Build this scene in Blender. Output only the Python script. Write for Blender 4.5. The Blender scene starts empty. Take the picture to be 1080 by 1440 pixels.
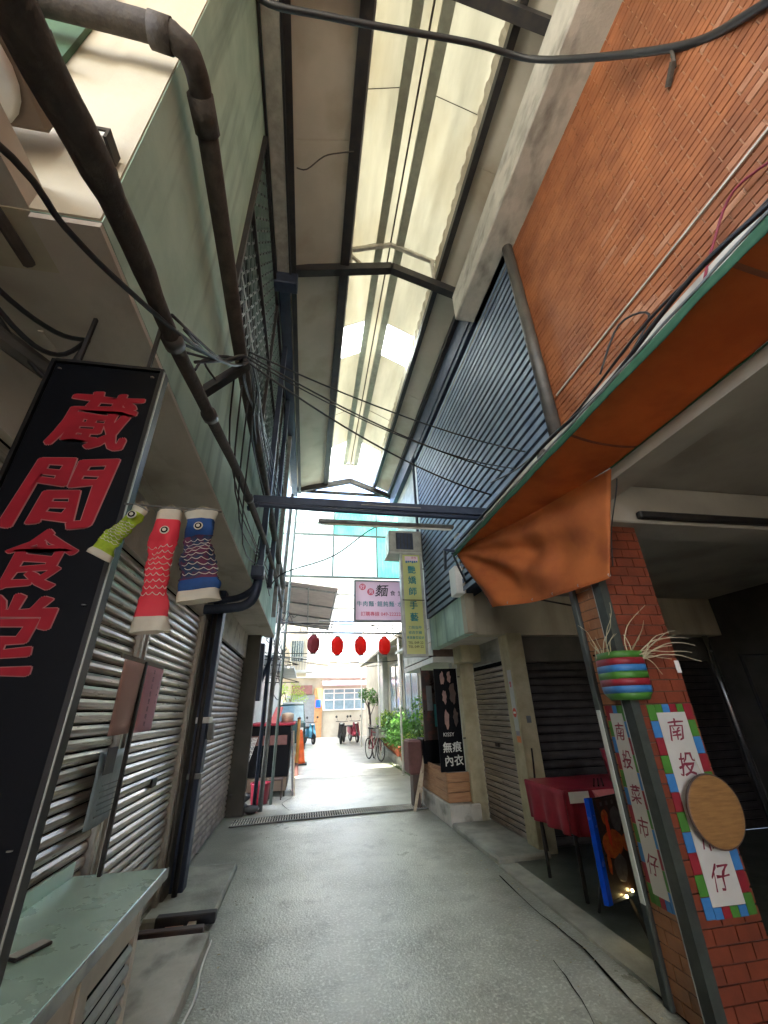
import bpy, bmesh, math, random
from mathutils import Vector, Matrix, noise

random.seed(7)
rad = math.radians
SC = bpy.context.scene
COL = SC.collection

# ------------------------------------------------------------------ camera
cd = bpy.data.cameras.new('camera')
cam = bpy.data.objects.new('camera', cd)
COL.objects.link(cam)
cd.sensor_fit = 'VERTICAL'
cd.sensor_height = 36.0
cd.sensor_width = 27.0
cd.lens = 14.15
cd.clip_start = 0.02
cd.clip_end = 600
Rm = Matrix(((0.98480976, -0.05201219, -0.16566371),
             (-0.17161209, -0.43683076, -0.88302218),
             (-0.02643909, 0.89803876, -0.43912112)))
cam.matrix_world = Matrix.Translation((0, 0, 1.55)) @ Rm.to_4x4()
SC.camera = cam

# ------------------------------------------------------------------ world, sun, exposure
W = bpy.data.worlds.new('World')
SC.world = W
W.use_nodes = True
nt = W.node_tree
nt.nodes.clear()
sky = nt.nodes.new('ShaderNodeTexSky')
sky.sky_type = 'NISHITA'
sky.sun_disc = False
sky.sun_elevation = rad(62)
sky.sun_rotation = rad(200)
sky.air_density = 0.8
sky.ozone_density = 0.4
sky.dust_density = 4.0
bg = nt.nodes.new('ShaderNodeBackground')
bg.inputs['Strength'].default_value = 0.15
wo = nt.nodes.new('ShaderNodeOutputWorld')
nt.links.new(sky.outputs[0], bg.inputs[0])
nt.links.new(bg.outputs[0], wo.inputs[0])
sl = bpy.data.lights.new('sun', 'SUN')
sl.energy = 2.0
sl.angle = rad(0.6)
sl.color = (1.0, 0.95, 0.86)
so = bpy.data.objects.new('sun', sl)
COL.objects.link(so)
# sun stands behind the camera and to the left: direction TO the sun
el, az = rad(62), rad(200)
to_sun = Vector((math.sin(az) * math.cos(el), math.cos(az) * math.cos(el), math.sin(el)))
so.rotation_euler = to_sun.to_track_quat('Z', 'Y').to_euler()
SC.view_settings.view_transform = 'Standard'
SC.view_settings.look = 'None'
SC.view_settings.gamma = 1.0
SC.view_settings.exposure = 4.35
SC.cycles.use_denoising = True
SC.cycles.max_bounces = 10
SC.cycles.diffuse_bounces = 6
SC.cycles.transparent_max_bounces = 16
SC.cycles.sample_clamp_indirect = 8.0

# ------------------------------------------------------------------ helpers
ORG = {}

def finish(o, parent, label, cat, group, kind):
    if label: o['label'] = label
    if cat: o['category'] = cat
    if group: o['group'] = group
    if kind: o['kind'] = kind
    return o

def root(name, loc, label, cat, group=None):
    o = bpy.data.objects.new(name, None)
    o.empty_display_size = 0.1
    COL.objects.link(o)
    o.location = loc
    ORG[o] = Vector(loc)
    return finish(o, None, label, cat, group, None)

def place(o, parent, world):
    """put o (its data centred on `world`) under parent"""
    world = Vector(world)
    ORG[o] = world
    COL.objects.link(o)
    if parent is not None:
        o.parent = parent
        o.location = world - ORG[parent]
    else:
        o.location = world

def mk(name, vf, mat, parent=None, label=None, cat=None, group=None, kind=None, smooth=False, base=False):
    verts, faces = vf
    xs = [v[0] for v in verts]; ys = [v[1] for v in verts]; zs = [v[2] for v in verts]
    c = Vector(((min(xs) + max(xs)) / 2, (min(ys) + max(ys)) / 2, min(zs) if (base or parent is None) else (min(zs) + max(zs)) / 2))
    me = bpy.data.meshes.new(name)
    me.from_pydata([(v[0] - c.x, v[1] - c.y, v[2] - c.z) for v in verts], [], faces)
    if isinstance(mat, str): mat = M[mat]
    me.materials.append(mat)
    if smooth:
        for p in me.polygons: p.use_smooth = True
    o = bpy.data.objects.new(name, me)
    place(o, parent, c)
    return finish(o, parent, label, cat, group, kind)

def share(o, name, world, parent=None, label=None, cat=None, group=None, rot=None):
    """another piece with the same mesh"""
    c = bpy.data.objects.new(name, o.data)
    place(c, parent, world)
    if rot: c.rotation_euler = rot
    return finish(c, parent, label, cat, group, None)

def copy_tree(o, parent=None, label=None, group=None):
    c = o.copy(); COL.objects.link(c)
    if parent is not None:
        c.parent = parent
    if label: c['label'] = label
    if group: c['group'] = group
    ORG[c] = ORG.get(o, Vector((0, 0, 0))).copy()
    for ch in list(o.children): copy_tree(ch, c)
    return c

def add(*vfs):
    V, Fc = [], []
    for v, f in vfs:
        n = len(V); V += list(v); Fc += [tuple(i + n for i in q) for q in f]
    return V, Fc

def bx(x0, x1, y0, y1, z0, z1):
    v = [(x0, y0, z0), (x1, y0, z0), (x1, y1, z0), (x0, y1, z0), (x0, y0, z1), (x1, y0, z1), (x1, y1, z1), (x0, y1, z1)]
    f = [(0, 3, 2, 1), (4, 5, 6, 7), (0, 1, 5, 4), (1, 2, 6, 5), (2, 3, 7, 6), (3, 0, 4, 7)]
    return v, f

def cbx(x0, x1, y0, y1, z0, z1, b=0.006):
    """box with small chamfers on every edge"""
    bm = bmesh.new()
    bmesh.ops.create_cube(bm, size=1)
    bmesh.ops.scale(bm, vec=(x1 - x0, y1 - y0, z1 - z0), verts=bm.verts)
    bmesh.ops.translate(bm, vec=((x0 + x1) / 2, (y0 + y1) / 2, (z0 + z1) / 2), verts=bm.verts)
    b = min(b, (x1 - x0) * .3, (y1 - y0) * .3, (z1 - z0) * .3)
    bmesh.ops.bevel(bm, geom=bm.edges[:], offset=b, segments=1, affect='EDGES')
    bm.verts.index_update()
    out = [tuple(v.co) for v in bm.verts], [tuple(v.index for v in f.verts) for f in bm.faces]
    bm.free()
    return out

def hull8(b, t):
    """prism between two quads b and t (each four points)"""
    return list(b) + list(t), [(0, 3, 2, 1), (4, 5, 6, 7), (0, 1, 5, 4), (1, 2, 6, 5), (2, 3, 7, 6), (3, 0, 4, 7)]

def frame_of(d):
    d = Vector(d).normalized()
    a = Vector((0, 0, 1)) if abs(d.z) < .9 else Vector((1, 0, 0))
    u = d.cross(a).normalized(); v = d.cross(u).normalized()
    return u, v

def tube(pts, r, n=8, cap=True, closed=False):
    pts = [Vector(p) for p in pts]
    V, Fc = [], []
    m = len(pts)
    rr = r if isinstance(r, (list, tuple)) else [r] * m
    pu = None
    for i, p in enumerate(pts):
        if closed: d = pts[(i + 1) % m] - pts[i - 1]
        else: d = (pts[min(i + 1, m - 1)] - pts[max(i - 1, 0)])
        d.normalize()
        if pu is None: u, v = frame_of(d)
        else:
            u = (pu - d * pu.dot(d))
            if u.length < 1e-4: u, _ = frame_of(d)
            u.normalize(); v = d.cross(u).normalized()
        pu = u
        for k in range(n):
            a = 2 * math.pi * k / n
            V.append(tuple(p + (u * math.cos(a) + v * math.sin(a)) * rr[i]))
    for i in range(m if closed else m - 1):
        j = (i + 1) % m
        for k in range(n):
            l = (k + 1) % n
            Fc.append((i * n + k, i * n + l, j * n + l, j * n + k))
    if cap and not closed:
        Fc.append(tuple(range(n - 1, -1, -1))); Fc.append(tuple((m - 1) * n + k for k in range(n)))
    return V, Fc

def sag(a, b, s=.1, n=12, wob=0.0):
    a, b = Vector(a), Vector(b)
    out = []
    for i in range(n + 1):
        t = i / n
        p = a.lerp(b, t); p.z -= s * 4 * t * (1 - t)
        if wob and 0 < i < n: p += Vector((random.uniform(-wob, wob), random.uniform(-wob, wob), random.uniform(-wob, wob)))
        out.append(p)
    return out

def smooth_path(pts, k=5):
    """Catmull-Rom through the points"""
    P = [Vector(p) for p in pts]; out = []
    for i in range(len(P) - 1):
        p0 = P[max(i - 1, 0)]; p1 = P[i]; p2 = P[i + 1]; p3 = P[min(i + 2, len(P) - 1)]
        for j in range(k):
            t = j / k
            out.append(.5 * ((2 * p1) + (-p0 + p2) * t + (2 * p0 - 5 * p1 + 4 * p2 - p3) * t * t + (-p0 + 3 * p1 - 3 * p2 + p3) * t ** 3))
    out.append(P[-1]); return out

def lathe(prof, n=20, c=(0, 0, 0)):
    V, Fc = [], []
    for r, z in prof:
        for k in range(n):
            a = 2 * math.pi * k / n
            V.append((c[0] + r * math.cos(a), c[1] + r * math.sin(a), c[2] + z))
    for i in range(len(prof) - 1):
        for k in range(n):
            l = (k + 1) % n
            Fc.append((i * n + k, i * n + l, (i + 1) * n + l, (i + 1) * n + k))
    Fc.append(tuple(range(n - 1, -1, -1))); Fc.append(tuple((len(prof) - 1) * n + k for k in range(n)))
    return V, Fc

def grid(fn, nu, nv):
    V = [tuple(fn(i / nu, j / nv)) for j in range(nv + 1) for i in range(nu + 1)]
    Fc = [(j * (nu + 1) + i, j * (nu + 1) + i + 1, (j + 1) * (nu + 1) + i + 1, (j + 1) * (nu + 1) + i) for j in range(nv) for i in range(nu)]
    return V, Fc

def solid(o, t):
    m = o.modifiers.new('thickness', 'SOLIDIFY'); m.thickness = t; m.offset = 0
    return o

def extr(prof, y0, y1, plane='xz'):
    """extrude a closed profile of (a, z) along y (or along x when plane='yz')"""
    n = len(prof)
    if plane == 'xz': V = [(a, y0, z) for a, z in prof] + [(a, y1, z) for a, z in prof]
    else: V = [(y0, a, z) for a, z in prof] + [(y1, a, z) for a, z in prof]
    Fc = [(i, (i + 1) % n, n + (i + 1) % n, n + i) for i in range(n)] + [tuple(range(n - 1, -1, -1)), tuple(range(n, 2 * n))]
    return V, Fc

def text_vf(body, size, o, xd, yd, ext=0.002, bold=0.0, shear=0.0, rough=0.0, sx=1.0, nib=(1, 1, 0)):
    """lettering as a mesh: centred on o, running along xd, upright along yd"""
    cu = bpy.data.curves.new('lettering', 'FONT')
    cu.body = body; cu.size = 1.0; cu.extrude = 0.0; cu.shear = shear; cu.resolution_u = 2
    ob = bpy.data.objects.new('lettering', cu)
    COL.objects.link(ob)
    bpy.context.view_layer.update()
    me = bpy.data.meshes.new_from_object(ob.evaluated_get(bpy.context.evaluated_depsgraph_get()))
    bpy.data.objects.remove(ob)
    if not me.vertices: return [], []
    xs = [v.co.x for v in me.vertices]; ys = [v.co.y for v in me.vertices]
    cx, cy = (min(xs) + max(xs)) / 2, (min(ys) + max(ys)) / 2
    xd, yd, o = Vector(xd), Vector(yd), Vector(o)
    nd = xd.cross(yd).normalized()
    P = []
    for v in me.vertices:
        x, y = v.co.x - cx, v.co.y - cy
        if rough:
            q = noise.noise_vector(Vector((v.co.x * 5, v.co.y * 5, size * 7)))
            x += q.x * rough; y += q.y * rough
        P.append(o + xd * (x * size * sx) + yd * (y * size) + nd * ext)
    V = [tuple(p) for p in P]
    Fc = [tuple(p.vertices) for p in me.polygons]
    if bold:
        # thicken the strokes with a slanted nib: shifted copies, each a hair in front of the last
        out = (V, Fc)
        nn = 10 if bold > .02 else 6
        cps = [(V, Fc)]
        for k in range(nn):
            a = 2 * math.pi * k / nn
            dx_, dy_ = math.cos(a) * bold * nib[0], math.sin(a) * bold * nib[1]
            sh = xd * ((dx_ + dy_ * nib[2]) * size) + yd * (dy_ * size) + nd * (.00004 * (k + 1))
            cps.append(([tuple(p + sh) for p in P], Fc))
        return add(*cps)
    # real thickness: back face a little behind plus side walls
    nv = len(V)
    V += [tuple(p - nd * ext * .9) for p in P]
    cnt = {}
    for f in Fc:
        for a, b in zip(f, f[1:] + f[:1]):
            cnt[(a, b)] = cnt.get((a, b), 0) + 1
    side = [(b, a, a + nv, b + nv) for (a, b) in cnt if (b, a) not in cnt]
    return V, Fc + side

# ------------------------------------------------------------------ materials
M = {}
def mat(name, col, col2=None, rough=.7, scale=6., detail=6., mixc=(.35, .65), bump=.0, bscale=40., metal=0., streak=None, streak_col=None,
        streak_amt=.5, translucent=0., aniso=(1, 1, 1), spec=.5, rvar=.1, dist=.01):
    m = bpy.data.materials.new(name); m.use_nodes = True
    N = m.node_tree; L = N.links
    b = N.nodes['Principled BSDF']
    b.inputs['Roughness'].default_value = rough
    b.inputs['Metallic'].default_value = metal
    b.inputs['Specular IOR Level'].default_value = spec
    g = N.nodes.new('ShaderNodeNewGeometry')
    mp = N.nodes.new('ShaderNodeMapping'); mp.inputs['Scale'].default_value = aniso
    L.new(g.outputs['Position'], mp.inputs['Vector'])
    n1 = N.nodes.new('ShaderNodeTexNoise'); n1.inputs['Scale'].default_value = scale; n1.inputs['Detail'].default_value = detail
    n1.inputs['Roughness'].default_value = .62
    L.new(mp.outputs[0], n1.inputs['Vector'])
    r = N.nodes.new('ShaderNodeMapRange'); r.inputs['From Min'].default_value = mixc[0]; r.inputs['From Max'].default_value = mixc[1]
    L.new(n1.outputs['Fac'], r.inputs['Value'])
    mx = N.nodes.new('ShaderNodeMix'); mx.data_type = 'RGBA'
    mx.inputs['A'].default_value = (*col, 1)
    mx.inputs['B'].default_value = (*(col2 or [c * .72 for c in col]), 1)
    L.new(r.outputs[0], mx.inputs['Factor'])
    last = mx.outputs['Result']
    if streak:
        mp2 = N.nodes.new('ShaderNodeMapping'); mp2.inputs['Scale'].default_value = streak
        L.new(g.outputs['Position'], mp2.inputs['Vector'])
        n2 = N.nodes.new('ShaderNodeTexNoise'); n2.inputs['Scale'].default_value = 1.; n2.inputs['Detail'].default_value = 5
        L.new(mp2.outputs[0], n2.inputs['Vector'])
        r2 = N.nodes.new('ShaderNodeMapRange'); r2.inputs['From Min'].default_value = .5; r2.inputs['From Max'].default_value = .72
        r2.inputs['To Max'].default_value = streak_amt
        L.new(n2.outputs['Fac'], r2.inputs['Value'])
        m2 = N.nodes.new('ShaderNodeMix'); m2.data_type = 'RGBA'
        L.new(r2.outputs[0], m2.inputs['Factor']); L.new(last, m2.inputs['A'])
        m2.inputs['B'].default_value = (*(streak_col or [c * .4 for c in col]), 1)
        last = m2.outputs['Result']
    L.new(last, b.inputs['Base Color'])
    rr = N.nodes.new('ShaderNodeMapRange'); rr.inputs['To Min'].default_value = max(0, rough - rvar); rr.inputs['To Max'].default_value = min(1, rough + rvar)
    L.new(n1.outputs['Fac'], rr.inputs['Value']); L.new(rr.outputs[0], b.inputs['Roughness'])
    if bump:
        n3 = N.nodes.new('ShaderNodeTexNoise'); n3.inputs['Scale'].default_value = bscale; n3.inputs['Detail'].default_value = 5
        L.new(g.outputs['Position'], n3.inputs['Vector'])
        bp = N.nodes.new('ShaderNodeBump'); bp.inputs['Strength'].default_value = bump; bp.inputs['Distance'].default_value = dist
        L.new(n3.outputs['Fac'], bp.inputs['Height']); L.new(bp.outputs[0], b.inputs['Normal'])
    if translucent:
        t = N.nodes.new('ShaderNodeBsdfTranslucent'); L.new(last, t.inputs['Color'])
        ms = N.nodes.new('ShaderNodeMixShader'); ms.inputs[0].default_value = translucent
        out = N.nodes['Material Output']
        L.new(b.outputs[0], ms.inputs[1]); L.new(t.outputs[0], ms.inputs[2]); L.new(ms.outputs[0], out.inputs['Surface'])
    M[name] = m
    return m

mat('asphalt', (.62, .635, .55), (.38, .395, .335), rough=.33, scale=1.1, detail=12, bump=.7, bscale=60, streak=(48, 48, 48), streak_col=(.82, .84, .76), streak_amt=.95, rvar=.16, dist=.009)
mat('concrete', (.38, .37, .31), (.24, .24, .20), rough=.8, scale=3, bump=.5, bscale=50, streak=(2, 2, 9), streak_col=(.1, .1, .09), streak_amt=.5)
mat('concrete_light', (.54, .51, .44), (.42, .40, .34), rough=.85, scale=4, bump=.35, bscale=60, streak=(6, 3, 6), streak_col=(.13, .12, .10), streak_amt=.75)
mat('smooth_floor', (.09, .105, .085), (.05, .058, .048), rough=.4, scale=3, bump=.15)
mat('green_plaster', (.43, .59, .49), (.33, .48, .40), rough=.8, scale=2.4, bump=.25, bscale=30, streak=(7, 7, .45), streak_col=(.18, .26, .22), streak_amt=.8)
mat('beige_plaster', (.46, .41, .30), (.41, .36, .26), rough=.85, scale=2., bump=.2, bscale=30, streak=(5, 5, .6), streak_col=(.24, .20, .14), streak_amt=.55)
mat('soffit_plaster', (.50, .45, .38), (.42, .375, .315), rough=.9, scale=1.6, bump=.2, bscale=30, streak=(1.9, 1.9, 1.9), streak_col=(.22, .18, .13), streak_amt=.7)
mat('pillar_plaster', (.50, .44, .28), (.38, .33, .20), rough=.8, scale=5, bump=.25, bscale=40, streak=(6, 6, 1), streak_col=(.2, .18, .12), streak_amt=.5)
mat('green_paint', (.045, .11, .05), (.03, .07, .035), rough=.7, scale=4)
mat('brick_tile', (.36, .125, .046), (.22, .070, .027), rough=.55, scale=3.5, bump=.15, bscale=60, streak=(3, 1.2, .7), streak_col=(.13, .05, .025), streak_amt=.75)
mat('brick_tile_worn', (.40, .19, .10), (.30, .12, .06), rough=.7, scale=9, bump=.3, bscale=60)
mat('grout', (.46, .27, .16), (.34, .18, .10), rough=.95, scale=9)
mat('dark_grout', (.11, .07, .05), rough=.95, scale=9)
mat('column_tile', (.20, .045, .02), (.13, .03, .014), rough=.4, scale=6, bump=.15, bscale=60)
mat('column_tile_tan', (.34, .15, .06), (.25, .10, .04), rough=.45, scale=6, bump=.15)
mat('white_tile', (.50, .50, .45), (.40, .41, .37), rough=.35, scale=6)
mat('white_tile_aged', (.50, .51, .45), (.40, .42, .38), rough=.4, scale=6)
mat('slat_steel', (.50, .44, .36), (.29, .245, .20), rough=.30, scale=5, aniso=(4, .5, 9), metal=.45, streak=(7, 1.5, 40), streak_col=(.12, .09, .07), streak_amt=.6)
mat('slat_warm', (.44, .36, .29), (.28, .22, .175), rough=.42, scale=5, metal=.35, streak=(7, 1.5, 40), streak_col=(.10, .07, .05), streak_amt=.7)
mat('slat_dark', (.06, .052, .048), (.035, .03, .028), rough=.5, metal=.3, scale=5)
mat('shutter_rail', (.50, .47, .40), (.34, .31, .26), rough=.45, metal=.3, scale=9)
mat('louvre_blue', (.19, .255, .34), (.13, .18, .26), rough=.5, metal=.2, scale=4, streak=(2, 2, 12), streak_col=(.09, .12, .15), streak_amt=.4)
mat('louvre_back', (.02, .03, .05), rough=.8)
mat('steel_dark', (.022, .022, .025), (.045, .038, .032), rough=.55, metal=.4, scale=9, bump=.1)
mat('steel_blue', (.035, .05, .085), (.025, .035, .06), rough=.5, metal=.3, scale=8)
mat('steel_grey', (.24, .25, .24), (.15, .15, .14), rough=.5, metal=.3, scale=8)
mat('steel_green', (.15, .19, .17), (.10, .13, .11), rough=.5, metal=.2, scale=8)
mat('rust_pipe', (.035, .028, .023), (.075, .062, .050), rough=.8, scale=12, bump=.5, bscale=45, streak=(20, 20, 20), streak_col=(.075, .06, .04), streak_amt=.5)
mat('drain_pipe', (.045, .042, .04), (.08, .072, .06), rough=.5, scale=6, bump=.1)
mat('black_rubber', (.012, .012, .014), (.02, .02, .02), rough=.5)
mat('roof_underside', (.50, .455, .365), (.43, .39, .31), rough=.85, scale=1.2, streak=(1.3, 1.3, 1.3), streak_col=(.26, .19, .11), streak_amt=.65)
mat('roof_outer', (.3, .3, .3))
mat('roof_cream', (.53, .52, .43), (.41, .40, .325), rough=.6, scale=1.1, translucent=.36, aniso=(3, .6, 1), streak=(2.5, .8, 1), streak_col=(.36, .32, .22), streak_amt=.5)
mat('roof_clear', (.95, 1.0, .96), (.92, .97, .93), rough=.2, translucent=.9)
mat('poly_teal', (.35, .80, .72), (.5, .88, .8), rough=.3, scale=3, translucent=.85)
mat('poly_pale', (.86, .95, .93), (.8, .92, .9), rough=.3, scale=3, translucent=.88)
mat('canvas_orange', (.60, .185, .045), (.48, .135, .035), rough=.85, scale=2.5, bump=.12, bscale=260, streak=(3, 3, 3), streak_col=(.30, .075, .026), streak_amt=.6, translucent=.48)
mat('canvas_green', (.015, .065, .028), (.03, .10, .05), rough=.8, scale=14)
mat('sign_black', (.0012, .0016, .003), (.002, .0025, .004), rough=.5, scale=3, spec=.12)
mat('sign_frame', (.012, .011, .010), rough=.4, metal=.3)
mat('letter_red', (.24, .006, .014), (.19, .005, .012), rough=.6, scale=8, spec=.2)
mat('letter_edge', (.30, .13, .12), rough=.6, spec=.2)
mat('letter_wine', (.14, .012, .028), (.22, .02, .04), rough=.6, scale=60)
mat('banner_white', (.50, .48, .43), (.42, .40, .35), rough=.7, scale=3)
mat('square_blue', (.04, .18, .42), rough=.5); mat('square_red', (.26, .015, .025), rough=.5); mat('square_green', (.06, .20, .025), rough=.5)
mat('cabinet_top', (.56, .76, .65), (.46, .64, .54), rough=.28, scale=2.5, metal=.15, streak=(3, 1, 3), streak_col=(.45, .5, .42), streak_amt=.3)
mat('cabinet_body', (.62, .54, .43), (.48, .42, .34), rough=.5, scale=4, streak=(3, 3, 1), streak_col=(.22, .19, .15), streak_amt=.5)
mat('dark_void', (.004, .004, .004), rough=.9, spec=.1)
mat('paper_pink', (.78, .40, .50), (.70, .37, .44), rough=.8, scale=2, translucent=.2)
mat('paper_grey', (.30, .35, .36), (.22, .27, .27), rough=.5, scale=20)
mat('ink_grey', (.25, .12, .17), rough=.8)
mat('koi_red', (.70, .025, .05), (.62, .05, .07), rough=.75, scale=3, translucent=.35)
mat('koi_cream', (.60, .56, .45), (.48, .45, .36), rough=.8, scale=10, translucent=.3)
mat('koi_green', (.38, .50, .03), (.22, .33, .02), rough=.8, scale=30, translucent=.35)
mat('koi_blue', (.012, .075, .26), (.01, .03, .09), rough=.8, scale=6, translucent=.3)
mat('koi_patch', (.10, .015, .045), (.012, .035, .08), rough=.8, scale=25, mixc=(.45, .55), translucent=.25)
mat('lantern_red', (.98, .085, .06), (.92, .06, .045), rough=.6, scale=3, translucent=.7)
mat('lantern_dull', (.50, .08, .11), rough=.7, translucent=.4)
mat('sign_pink', (.78, .60, .70), (.72, .55, .66), rough=.5, scale=2, translucent=.25)
mat('sign_yellow', (.46, .52, .20), (.50, .48, .18), rough=.5, scale=2)
mat('teal_ink', (.03, .22, .23), rough=.6); mat('pink_ink', (.65, .10, .16), rough=.6); mat('black_ink', (.03, .025, .03), rough=.6)
mat('white_ink', (.66, .66, .60), rough=.6)
mat('aluminium', (.40, .40, .36), (.28, .28, .26), rough=.4, metal=.6)
mat('wood_plank', (.42, .22, .105), (.30, .15, .07), rough=.7, scale=4, aniso=(1, 1, 12), bump=.25, bscale=30)
mat('wood_pale', (.55, .46, .33), (.42, .33, .22), rough=.7, scale=7, aniso=(1, 1, 3))
mat('wood_tray', (.27, .135, .038), (.19, .088, .024), rough=.6, scale=9, aniso=(1, 1, 9), bump=.2)
mat('wood_dark', (.05, .035, .03), (.09, .05, .035), rough=.6, scale=6)
mat('terracotta', (.46, .12, .06), (.36, .09, .045), rough=.8, scale=10, bump=.2)
mat('leaf', (.07, .20, .03), (.12, .30, .05), rough=.5, scale=9, translucent=.35)
mat('leaf_bright', (.22, .38, .03), (.32, .45, .05), rough=.5, scale=9, translucent=.4)
mat('leaf_dark', (.03, .09, .025), (.05, .13, .03), rough=.5, scale=9, translucent=.25)
mat('flower', (.55, .06, .08), (.7, .25, .1), rough=.6, scale=20)
mat('twig', (.50, .44, .28), (.38, .32, .2), rough=.9, scale=20)
mat('plastic_red', (.34, .014, .035), (.27, .01, .03), rough=.35, scale=4)
mat('post_dark', (.05, .06, .048), (.032, .036, .03), rough=.5, metal=.2, scale=8)
mat('cloth_red', (.30, .012, .03), (.19, .007, .018), rough=.8, scale=4)
mat('cloth_pink', (.60, .18, .18), (.5, .13, .14), rough=.8, scale=5)
mat('cone_orange', (.85, .13, .02), rough=.45); mat('pole_orange', (.60, .26, .04), rough=.5)
mat('board_blue', (.005, .09, .80), rough=.25)
mat('poster_dark', (.03, .018, .015), (.16, .03, .012), rough=.3, scale=7, mixc=(.5, .75))
mat('poster_fire', (.45, .05, .012), (.62, .17, .03), rough=.35, scale=25)
mat('poster_grey', (.13, .12, .13), (.08, .07, .08), rough=.4, scale=30)
mat('white_paint', (.78, .77, .72), (.68, .66, .60), rough=.6, scale=4)
mat('cream_wall', (.40, .36, .27), (.32, .28, .21), rough=.8, scale=1.5)
mat('far_orange', (.40, .20, .08), rough=.8)
mat('far_white', (.42, .42, .40), (.34, .33, .31), rough=.7, scale=2)
mat('far_brown', (.16, .07, .06), rough=.8)
mat('far_grey', (.16, .175, .18), (.12, .13, .135), rough=.6)
mat('glass_dark', (.05, .07, .08), rough=.08, spec=.8)
mat('glass_blue', (.25, .36, .42), rough=.1, spec=.8)
mat('sticker_red', (.80, .07, .03), rough=.4); mat('sticker_orange', (.75, .22, .06), rough=.4); mat('sticker_grey', (.3, .29, .33), rough=.4)
mat('awning_far', (.44, .38, .36), (.52, .45, .42), rough=.8, scale=4)
mat('sack', (.05, .05, .05), (.09, .085, .08), rough=.6, scale=6, bump=.3, bscale=12)
mat('brown_box', (.22, .16, .11), (.15, .11, .08), rough=.7, scale=3)
mat('scooter_paint', (.10, .30, .45), rough=.25); mat('rubber_tyre', (.02, .02, .02), rough=.7); mat('chrome', (.5, .5, .5), rough=.25, metal=.9)
mat('car_paint', (.03, .07, .07), rough=.2, spec=.7)
mat('moss', (.06, .09, .035), (.10, .12, .06), rough=.95, scale=9)
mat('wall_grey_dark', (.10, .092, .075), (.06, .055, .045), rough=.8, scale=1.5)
mat('ceiling_grey', (.42, .38, .32), (.33, .30, .25), rough=.9, scale=1.2, streak=(1.2, 1.2, 1.2), streak_col=(.2, .17, .13), streak_amt=.4)
mat('purlin_grey', (.34, .35, .27), (.26, .27, .21), rough=.6, scale=8)
def emit(name, col, s):
    m = bpy.data.materials.new(name); m.use_nodes = True
    b = m.node_tree.nodes['Principled BSDF']; b.inputs['Base Color'].default_value = (*col, 1)
    b.inputs['Emission Color'].default_value = (*col, 1); b.inputs['Emission Strength'].default_value = s
    M[name] = m
emit('lamp_warm', (1, .75, .3), 3)

# darker tone towards both edges, worn patches and damp on the alley floor
def tone_floor():
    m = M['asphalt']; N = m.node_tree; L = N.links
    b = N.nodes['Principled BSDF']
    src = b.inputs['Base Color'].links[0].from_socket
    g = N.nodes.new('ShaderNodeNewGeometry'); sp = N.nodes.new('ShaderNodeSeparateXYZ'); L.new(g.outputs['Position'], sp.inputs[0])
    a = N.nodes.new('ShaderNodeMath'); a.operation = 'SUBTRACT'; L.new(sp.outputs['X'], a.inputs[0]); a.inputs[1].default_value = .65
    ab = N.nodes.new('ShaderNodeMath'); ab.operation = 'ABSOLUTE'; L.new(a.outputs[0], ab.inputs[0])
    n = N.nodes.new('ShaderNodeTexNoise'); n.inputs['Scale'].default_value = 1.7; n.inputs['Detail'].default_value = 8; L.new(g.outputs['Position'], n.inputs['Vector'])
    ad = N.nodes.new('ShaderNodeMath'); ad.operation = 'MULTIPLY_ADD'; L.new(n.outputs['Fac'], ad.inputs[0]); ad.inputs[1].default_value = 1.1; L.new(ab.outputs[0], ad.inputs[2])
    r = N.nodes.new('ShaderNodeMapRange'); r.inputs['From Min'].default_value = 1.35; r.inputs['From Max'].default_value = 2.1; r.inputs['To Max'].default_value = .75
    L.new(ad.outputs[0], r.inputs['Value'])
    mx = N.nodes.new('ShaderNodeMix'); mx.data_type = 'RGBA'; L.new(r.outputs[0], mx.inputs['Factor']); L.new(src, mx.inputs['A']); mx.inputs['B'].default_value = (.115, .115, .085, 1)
    # blotches of old cement and stains
    n2 = N.nodes.new('ShaderNodeTexNoise'); n2.inputs['Scale'].default_value = 3.2; n2.inputs['Detail'].default_value = 12; n2.inputs['Roughness'].default_value = .7; L.new(g.outputs['Position'], n2.inputs['Vector'])
    r2 = N.nodes.new('ShaderNodeMapRange'); r2.inputs['From Min'].default_value = .54; r2.inputs['From Max'].default_value = .66; r2.inputs['To Max'].default_value = .45
    L.new(n2.outputs['Fac'], r2.inputs['Value'])
    m2 = N.nodes.new('ShaderNodeMix'); m2.data_type = 'RGBA'; L.new(r2.outputs[0], m2.inputs['Factor']); L.new(mx.outputs['Result'], m2.inputs['A']); m2.inputs['B'].default_value = (.17, .175, .14, 1)
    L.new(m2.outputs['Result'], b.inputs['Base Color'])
tone_floor()
mat('canopy_sheet', (.60, .62, .58), (.5, .52, .48), rough=.5, scale=2, translucent=.55)

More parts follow.
